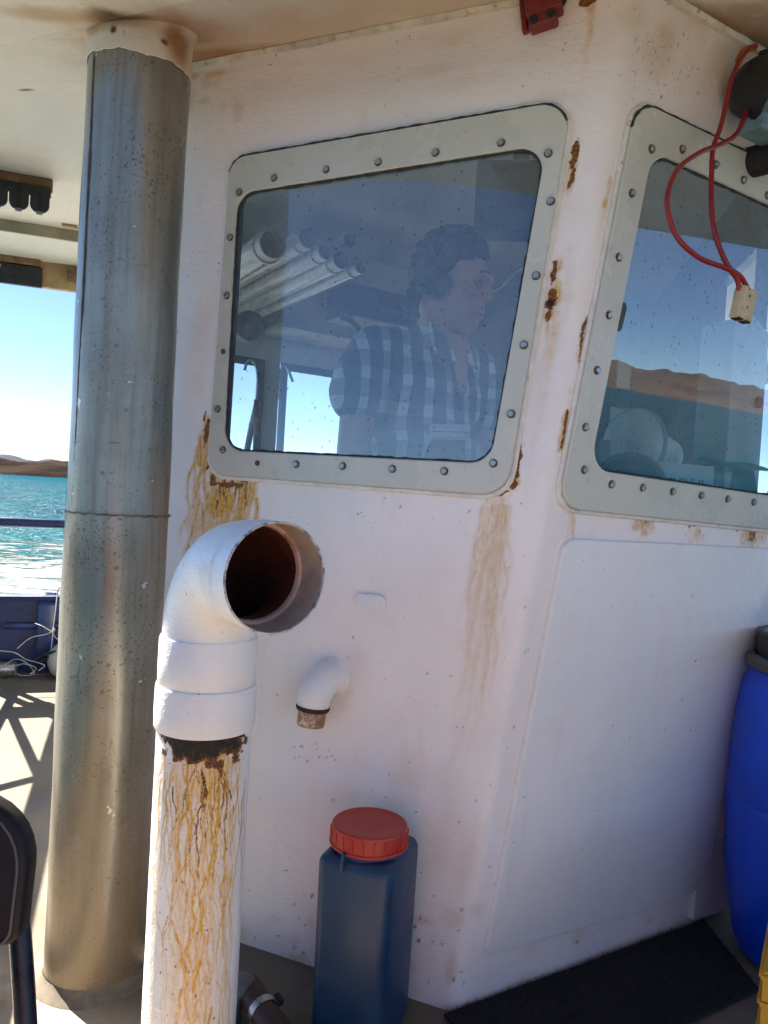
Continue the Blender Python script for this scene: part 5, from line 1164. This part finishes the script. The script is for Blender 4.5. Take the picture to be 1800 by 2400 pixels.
# grey plotter box, white locker post, papers, wood lining
bp_ = inr(1705, 1110, 2.0)
plot = thing('plotter', 'grey hooded instrument box on the dashboard right of the sign', 'instrument', (bp_.x, bp_.y, CZ))
px_ = (V(1, 0.25, 0)).normalized(); py_ = V(-px_.y, px_.x, 0)
GRYI = simple('instrument_grey', (0.22, 0.24, 0.25), 0.5)
box('case', V(bp_.x, bp_.y, CZ+0.045), px_*0.065, py_*0.035, V(-0.01, 0.0, 0.043), GRYI, plot, 0.005)
box('hood', V(bp_.x-0.005, bp_.y-0.035, CZ+0.092), px_*0.07, py_*0.05+V(0, 0, 0.012), V(0, 0, 0.004), GRYI, plot, 0.002)
lk = inr(1712, 950, 2.03)
lock = thing('locker_post', 'tall pale boxed post inside the cabin with a dark oval catch', 'post', (lk.x, lk.y, 0))
lxx = (dR+V(0, 0.0, 0)).normalized(); lyy = V(-lxx.y, lxx.x, 0)
LKM = simple('pale_locker', (0.55, 0.58, 0.58), 0.45, var=0.08)
lzt = inr(1712, 745, 2.03).z
lpl = rpoly([Vector((-0.075, 0.02)), Vector((-0.075, lzt-0.03)), Vector((0.0, lzt)), Vector((0.075, lzt-0.035)), Vector((0.075, 0.02))], [0, 0.02, 0.01, 0.01, 0], 3)
prism('casing', [V(lk.x, lk.y, 0)+lxx*p.x+V(0, 0, p.y)+lyy*0.05 for p in lpl], -lyy, 0.10, LKM, lock, 0.006)
cat_ = inr(1755, 945, 2.0)
lathe('catch', V(lk.x, lk.y, inr(1755, 945, 2.03).z)+lxx*0.045-lyy*0.05, -lyy, [(0.016, -0.002), (0.016, 0.006), (0.010, 0.009), (0, 0.009)], DKG, lock, 20)
for (u, v, hx_, hz_, nm, lab, col) in ((1462, 880, .026, .036, 'paper_notice', 'small printed notice pinned to the cabin wall above the fan', (0.33, 0.45, 0.46)), (1452, 985, .040, .034, 'paper_notice', 'pale sheet of paper on the panel left of the fan', (0.50, 0.50, 0.45)), (1434, 1058, .026, .028, 'card_box', 'small white carton beside the fan on the dashboard', (0.45, 0.45, 0.42))):
    c_ = inr(u, v, 2.12 if nm != 'card_box' else 1.93)
    tag(box(nm, c_, dR*hx_, V(-dR.y, dR.x, 0)*(0.0015 if nm != 'card_box' else 0.02), V(0, 0, hz_), simple(nm+'_m', col, 0.6, var=0.15), None, 0.0006, 1, origin=tuple(c_)), lab, 'paper' if nm != 'card_box' else 'carton')
# recorder with a pale lid behind the side window, and a bent lamp rod
rc = inr(1050, 1010, 1.80)
rec = thing('recorder_box', 'pale lidded recorder box lying behind the lower side window', 'recorder', tuple(rc))
bx_ = (dL*1.0+V(0, 0, 0)).normalized(); by_ = V(-bx_.y, bx_.x, 0)
RECM = simple('recorder_beige', (0.85, 0.82, 0.68), 0.4, var=0.05)
tilt = (V(0, 0, 1)*0.75+by_*0.66).normalized(); tn = bx_.cross(tilt).normalized(); tn = tn if tn.y < 0 else -tn
pq = [Vector((-0.055, 0.024)), Vector((0.050, 0.024)), Vector((0.052, -0.018)), Vector((-0.038, -0.018))]
prism('lid', [rc+bx_*p.x+tilt*p.y for p in pq], -tn, 0.012, RECM, rec)
box('seam', rc+bx_*0.006+tilt*-0.004+tn*0.0006, bx_*0.046, tilt*0.0009, tn*0.0006, INK, rec)
box('case', rc-tilt*0.05-tn*0.03, bx_*0.042, tilt*0.03, tn*0.02, DKG, rec, 0.003)
text('lettering', 'Swann', 0.014, rc-bx_*0.012+tilt*0.011+tn*0.0008, bx_, tilt, simple('white_ink', (0.8, 0.82, 0.82), 0.5), rec)
lathe('emblem', rc-bx_*0.037+tilt*0.010+tn*0.0006, tn, [(0.0045, 0), (0.0045, 0.0006), (0, 0.0006)], simple('blue_ink', (0.12, 0.3, 0.6), 0.5), rec, 16)
lr = [inr(1135, 688, 2.1), inr(1165, 678, 2.1), inr(1190, 658, 2.1), inr(1212, 634, 2.1), inr(1225, 630, 2.1)]
tag(tube('lamp_rod', catmull(lr, 5), 0.004, M['steel'], None, 8, origin=tuple(lr[0])), 'thin bent steel rod shining behind the helmsman head', 'rod')

# ================================================================== THE HELMSMAN
PX = atY(1000, 950, 1.99); PYAW = math.radians(38)
def plc(x, y, z):
    x *= 0.97; c, s = math.cos(PYAW), math.sin(PYAW); return V(PX.x+x*c-y*s, PX.y+x*s+y*c, z)
person = thing('person', 'person in checked short-sleeved shirt standing at the helm behind the side window', 'person', (PX.x, PX.y, 0))
def blobmesh(name, caps, ells, voxel, m, parent, smooth_it=6, extra=None):
    """capsule chains and ellipsoids fused by a voxel remesh into one continuous surface"""
    bm = bmesh.new()
    def addgeo(vs, fs):
        b = [bm.verts.new(v) for v in vs]
        for f in fs:
            try: bm.faces.new([b[i] for i in f])
            except ValueError: pass
    for pts, rad in caps:
        P_ = [plc(*p) for p in pts]
        d0 = (P_[1]-P_[0]).normalized(); d1 = (P_[-1]-P_[-2]).normalized()
        PP_ = []; RR_ = []
        for a in (1.0, 0.8, 0.5, 0.2): PP_.append(P_[0]-d0*rad[0]*a*0.98); RR_.append(rad[0]*math.sqrt(max(0.0004, 1-a*a*0.96)))
        PP_ += P_; RR_ += list(rad)
        for a in (0.2, 0.5, 0.8, 1.0): PP_.append(P_[-1]+d1*rad[-1]*a*0.98); RR_.append(rad[-1]*math.sqrt(max(0.0004, 1-a*a*0.96)))
        addgeo(*tubegeo(PP_, RR_, 14))
    for (c, rx_, ry_, rz_, yaw, pit) in ells:
        vs = []; fs = []; nu, nv = 14, 9; vs.append(V(0, 0, rz_))
        for j in range(1, nv):
            for i in range(nu):
                th = math.pi*j/nv; ph = 2*math.pi*i/nu; vs.append(V(rx_*math.sin(th)*math.cos(ph), ry_*math.sin(th)*math.sin(ph), rz_*math.cos(th)))
        vs.append(V(0, 0, -rz_)); last = len(vs)-1
        for i in range(nu): fs.append((0, 1+i, 1+(i+1) % nu)); fs.append((last, 1+(nv-2)*nu+(i+1) % nu, 1+(nv-2)*nu+i))
        for j in range(nv-2):
            for i in range(nu): a = 1+j*nu+i; b = 1+j*nu+(i+1) % nu; fs.append((a, a+nu, b+nu, b))
        R3 = Matrix.Rotation(yaw, 3, 'Z') @ Matrix.Rotation(pit, 3, 'X')
        addgeo([plc(*(R3 @ v+Vector(c))) for v in vs], fs)
    bmesh.ops.recalc_face_normals(bm, faces=bm.faces)
    me = bpy.data.meshes.new(name+'_src'); bm.to_mesh(me); bm.free()
    o = bpy.data.objects.new(name+'_src', me); COL.objects.link(o)
    md1 = o.modifiers.new('r', 'REMESH'); md1.mode = 'VOXEL'; md1.voxel_size = voxel
    md2 = o.modifiers.new('s', 'SMOOTH'); md2.factor = 0.5; md2.iterations = smooth_it
    bpy.context.view_layer.update()
    me2 = bpy.data.meshes.new_from_object(o.evaluated_get(bpy.context.evaluated_depsgraph_get())); bpy.data.objects.remove(o)
    me2.transform(Matrix.Translation(-wloc(parent))); me2.name = name
    me2.polygons.foreach_set('use_smooth', [True]*len(me2.polygons))
    return link(name, me2, m, parent)
HY = math.radians(30); HPI = math.radians(10)                      # head turned and bowed
HC = V(0.0, -0.085, 1.642)
HR = Matrix.Rotation(HY, 3, 'Z') @ Matrix.Rotation(HPI, 3, 'X')
def hd(x, y, z): p = HR @ V(x, y, z)+HC; return tuple(p)
SKIN = simple('skin', (0.62, 0.32, 0.23), 0.5, var=0.12, vs=20, bst=0.05)
caps = [([(0, 0.01, 1.38), (0, -0.02, 1.47), (0, -0.055, 1.53), hd(0, 0.03, -0.06)], [0.075, 0.062, 0.056, 0.055]),
        ([(0, 0.02, 0.95), (0, 0.02, 1.10), (0, 0.01, 1.28), (0, 0.0, 1.38)], [0.115, 0.115, 0.125, 0.09])]
for s in (-1, 1):
    sh_ = (0.175*s, 0.01, 1.40)
    el = (0.255*s, -0.02, 1.13) if s < 0 else (0.25*s, -0.06, 1.14)
    wr = (0.24*s, -0.10, 0.90) if s < 0 else (0.20*s, -0.20, 0.98)
    caps += [([(0.06*s, 0.0, 1.40), sh_], [0.06, 0.055]), ([sh_, (0.225*s, 0.0, 1.27), el], [0.056, 0.048, 0.040]), ([el, ((el[0]+wr[0])/2+0.006*s, (el[1]+wr[1])/2, (el[2]+wr[2])/2), wr], [0.040, 0.036, 0.026]),
             ([(0.085*s, 0.02, 0.93), (0.10*s, 0.01, 0.70), (0.10*s, 0.0, 0.50)], [0.085, 0.07, 0.055]), ([(0.10*s, 0.0, 0.50), (0.10*s, 0.025, 0.32), (0.10*s, 0.02, 0.10)], [0.055, 0.05, 0.036]),
             ([(0.10*s, 0.04, 0.055), (0.105*s, -0.06, 0.045), (0.11*s, -0.15, 0.04)], [0.036, 0.034, 0.028])]
    # palm and five bent fingers
    pm_ = (wr[0]-0.006*s, wr[1]-0.05, wr[2]-0.045)
    caps.append(([wr, pm_], [0.027, 0.033]))
    for fi, (ox, lf) in enumerate(((-0.026, .066), (-0.009, .076), (0.009, .072), (0.026, .056))):
        b_ = (pm_[0]+ox, pm_[1]-0.02, pm_[2]+0.004)
        caps.append(([b_, (b_[0], b_[1]-lf*0.5, b_[2]-0.006), (b_[0], b_[1]-lf*0.82, b_[2]-0.03)], [0.010, 0.0092, 0.0082]))
    caps.append(([(pm_[0]-0.022*s, pm_[1]+0.03, pm_[2]), (pm_[0]-0.046*s, pm_[1]-0.002, pm_[2]-0.004), (pm_[0]-0.05*s, pm_[1]-0.034, pm_[2]-0.014)], [0.012, 0.011, 0.009]))
ells = [(hd(0, 0.015, 0.025), 0.074, 0.094, 0.088, HY, HPI), (hd(0, -0.028, -0.045), 0.060, 0.062, 0.072, HY, HPI), (hd(0, -0.062, -0.098), 0.026, 0.022, 0.020, HY, HPI),
        (hd(0, -0.086, -0.006), 0.011, 0.016, 0.026, HY, HPI), (hd(0, -0.097, -0.022), 0.013, 0.012, 0.010, HY, HPI), (hd(0, -0.078, 0.030), 0.048, 0.018, 0.012, HY, HPI),
        (hd(0, -0.084, -0.058), 0.024, 0.012, 0.007, HY, HPI), (hd(0, -0.081, -0.070), 0.020, 0.012, 0.007, HY, HPI),
        (hd(-0.077, 0.015, -0.012), 0.008, 0.020, 0.032, HY, HPI), (hd(0.077, 0.015, -0.012), 0.008, 0.020, 0.032, HY, HPI),
        (hd(-0.042, -0.060, -0.02), 0.020, 0.020, 0.018, HY, HPI), (hd(0.042, -0.060, -0.02), 0.020, 0.020, 0.018, HY, HPI)]
LIFT = 0.055
def up(p):
    t = min(1, max(0, (p[2]-0.9)/0.4)); return (p[0], p[1], p[2]+LIFT*t*t*(3-2*t))
caps = [([up(p) if not (i == 0 and j == 3) else p for j, p in enumerate(ps)], rs) for i, (ps, rs) in enumerate(caps)]
bodym = blobmesh('body', caps, ells, 0.006, SKIN, person, 4)
EYE_W = simple('eye_white', (0.25, 0.22, 0.20), 0.4); EYE_D = simple('eye_dark', (0.02, 0.015, 0.012), 0.2)
for s in (-1, 1):
    ec = plc(*hd(0.031*s, -0.068, 0.006)); fd = plc(*hd(0.031*s, -0.176, -0.01))-ec
    e_ = lathe('eye', ec, fd, [(0, -0.011), (0.008, -0.008), (0.011, 0), (0.008, 0.008), (0, 0.011)], EYE_W, person, 14)
    lathe('iris', ec, fd, [(0.0052, 0.0094), (0.003, 0.0112), (0, 0.0115)], EYE_D, e_, 12)
    bw = [plc(*hd((0.014+0.036*t)*s, -0.090+0.016*t*t, 0.030+0.006*math.sin(t*3))) for t in (0, .33, .66, 1)]
    tube('eyebrow', bw, 0.0036, EYE_D, person, 6)
tube('mouth', [plc(*hd(x, -0.094+abs(x)*0.35, -0.064)) for x in (-.022, -.01, 0, .01, .022)], 0.0018, simple('lip', (0.22, 0.08, 0.07), 0.5), person, 6)
# hair: many overlapping curls
g = random.Random(8); hel = []
for k in range(150):
    th = g.uniform(0, 1.75); ph = g.uniform(0, 2*math.pi)
    x = math.sin(th)*math.cos(ph); y = math.sin(th)*math.sin(ph); z = math.cos(th)
    if y < -0.30 and z < 0.62: continue
    if z < -0.05 and y < 0.1: continue
    rr_ = g.uniform(0.96, 1.14); hel.append((hd(0.076*x*rr_, 0.017+0.096*y*rr_, 0.030+0.094*z*rr_), g.uniform(.016, .026), g.uniform(.016, .026), g.uniform(.014, .024), g.uniform(0, 3), 0))
for s in (-1, 1):
    for k in range(22): hel.append((hd(0.073*s+0.004*g.uniform(-1, 1), 0.045+0.045*g.uniform(-1, 1), 0.03-0.07*g.random()), .014, .020, .018, HY, 0))
for k in range(16): hel.append((hd(g.uniform(-.055, .055), 0.095+g.uniform(-.01, .006), -0.01-g.uniform(0, .07)), .020, .016, .02, 0, 0))
hel.append((hd(0, 0.025, 0.045), 0.076, 0.094, 0.085, HY, HPI))
HAIR = simple('dark_hair', (0.012, 0.010, 0.009), 0.6, var=0.4, vs=60, bs=180, bst=0.8)
blobmesh('hair', [], hel, 0.005, HAIR, person, 1)
# shirt
def shirt_material():
    t = NT('checked_cotton'); c = t.coord((1, 1, 1))
    ns = t.n('ShaderNodeTexNoise'); ns.inputs['Scale'].default_value = 6; t.l(c, ns.inputs['Vector'])
    vm = t.n('ShaderNodeVectorMath', operation='SUBTRACT'); t.l(ns.outputs['Color'], vm.inputs[0]); vm.inputs[1].default_value = (.5, .5, .5)
    v2 = t.n('ShaderNodeVectorMath', operation='SCALE'); t.l(vm.outputs[0], v2.inputs[0]); v2.inputs['Scale'].default_value = 0.035
    v3 = t.n('ShaderNodeVectorMath', operation='ADD'); t.l(c, v3.inputs[0]); t.l(v2.outputs[0], v3.inputs[1])
    sp = t.n('ShaderNodeSeparateXYZ'); t.l(v3.outputs[0], sp.inputs[0])
    hx = t.math('ADD', t.math('MULTIPLY', sp.outputs[0], 1.0), t.math('MULTIPLY', sp.outputs[1], 0.35))
    def band(s_, per, w): 
        f = t.math('FRACT', t.math('ADD', t.math('MULTIPLY', s_, 1/per), 20.0)); return t.math('SUBTRACT', t.ramp(f, 0.02, 0.07), t.ramp(f, w, w+0.05))
    vx = band(hx, 0.062, 0.40); hz = band(sp.outputs[2], 0.072, 0.42)
    base = (0.07, 0.10, 0.12); mid = (0.42, 0.46, 0.46); lt = (0.88, 0.88, 0.85)
    cc = t.mix(vx, base, mid); cc = t.mix(hz, cc, t.mix(vx, (0.15, 0.19, 0.21), lt))
    t.bsdf(cc, 0.85, 0, t.bump(t.noise(c, 14, 3, 0.6), 0.5, 0.02), 0.2); return t.m
SHM = shirt_material()
scap = [([(0, 0.02, 0.86), (0, 0.025, 1.0), (0, 0.02, 1.2), (0, 0.015, 1.34)], [0.145, 0.15, 0.155, 0.12])]
sell = [((0, 0.01, 1.30), 0.19, 0.125, 0.15, 0, 0), ((0, 0.015, 1.12), 0.185, 0.13, 0.2, 0, 0), ((0, 0.02, 0.95), 0.19, 0.135, 0.16, 0, 0)]
for s in (-1, 1):
    el = (0.255*s, -0.02, 1.13) if s < 0 else (0.25*s, -0.06, 1.14)
    scap += [([(0.07*s, 0.0, 1.415), (0.175*s, 0.01, 1.395)], [0.068, 0.070]), ([(0.175*s, 0.01, 1.40), (0.218*s, 0.0, 1.335), (0.230*s, -0.003, 1.29)], [0.070, 0.075, 0.078]), ([(0.05*s, -0.035, 1.47), (0.075*s, 0.01, 1.46), (0.03*s, 0.05, 1.475)], [0.018, 0.03, 0.022])]
scap = [([up(p) for p in ps], rs) for ps, rs in scap]; sell = [(up(e[0]),)+e[1:] for e in sell]
shirt = blobmesh('shirt', scap, sell, 0.008, SHM, person, 3)
# open collar: bare throat shows between two folded lapels
for s in (-1, 1):
    lp_ = [plc(*up(a)) for a in ((0.058*s, -0.052, 1.492), (0.082*s, -0.075, 1.44), (0.060*s, -0.125, 1.375), (0.022*s, -0.128, 1.385), (0.040*s, -0.098, 1.45))]
    nn_ = (plc(0, -1, 0)-plc(0, 0, 0)); prism('collar', lp_, nn_.normalized(), 0.006, SHM, person, 0.002)
thr = [plc(*up(a)) for a in ((-0.040, -0.100, 1.46), (0.040, -0.100, 1.46), (0.012, -0.136, 1.31), (-0.012, -0.136, 1.31))]
prism('bare_chest', thr, (plc(0, -1, 0.15)-plc(0, 0, 0)).normalized(), 0.004, SKIN, person, 0.002)
TRO = simple('dark_trousers', (0.03, 0.035, 0.05), 0.8)
tc = []
for s in (-1, 1): tc += [([(0.085*s, 0.02, 0.92), (0.10*s, 0.01, 0.70), (0.10*s, 0.0, 0.50), (0.10*s, 0.02, 0.14)], [0.108, 0.085, 0.070, 0.062])]
blobmesh('trousers', tc, [((0, 0.02, 0.92), 0.168, 0.12, 0.10, 0, 0)], 0.010, TRO, person, 4)
for s in (-1, 1):
    pts = [plc(0.10*s, 0.06, 0.05), plc(0.105*s, -0.06, 0.05), plc(0.11*s, -0.18, 0.042)]
    tube('shoe', [pts[0]+V(0, 0, 0)]+pts[1:], [0.042, 0.046, 0.036], M['rubber'], person, 14)
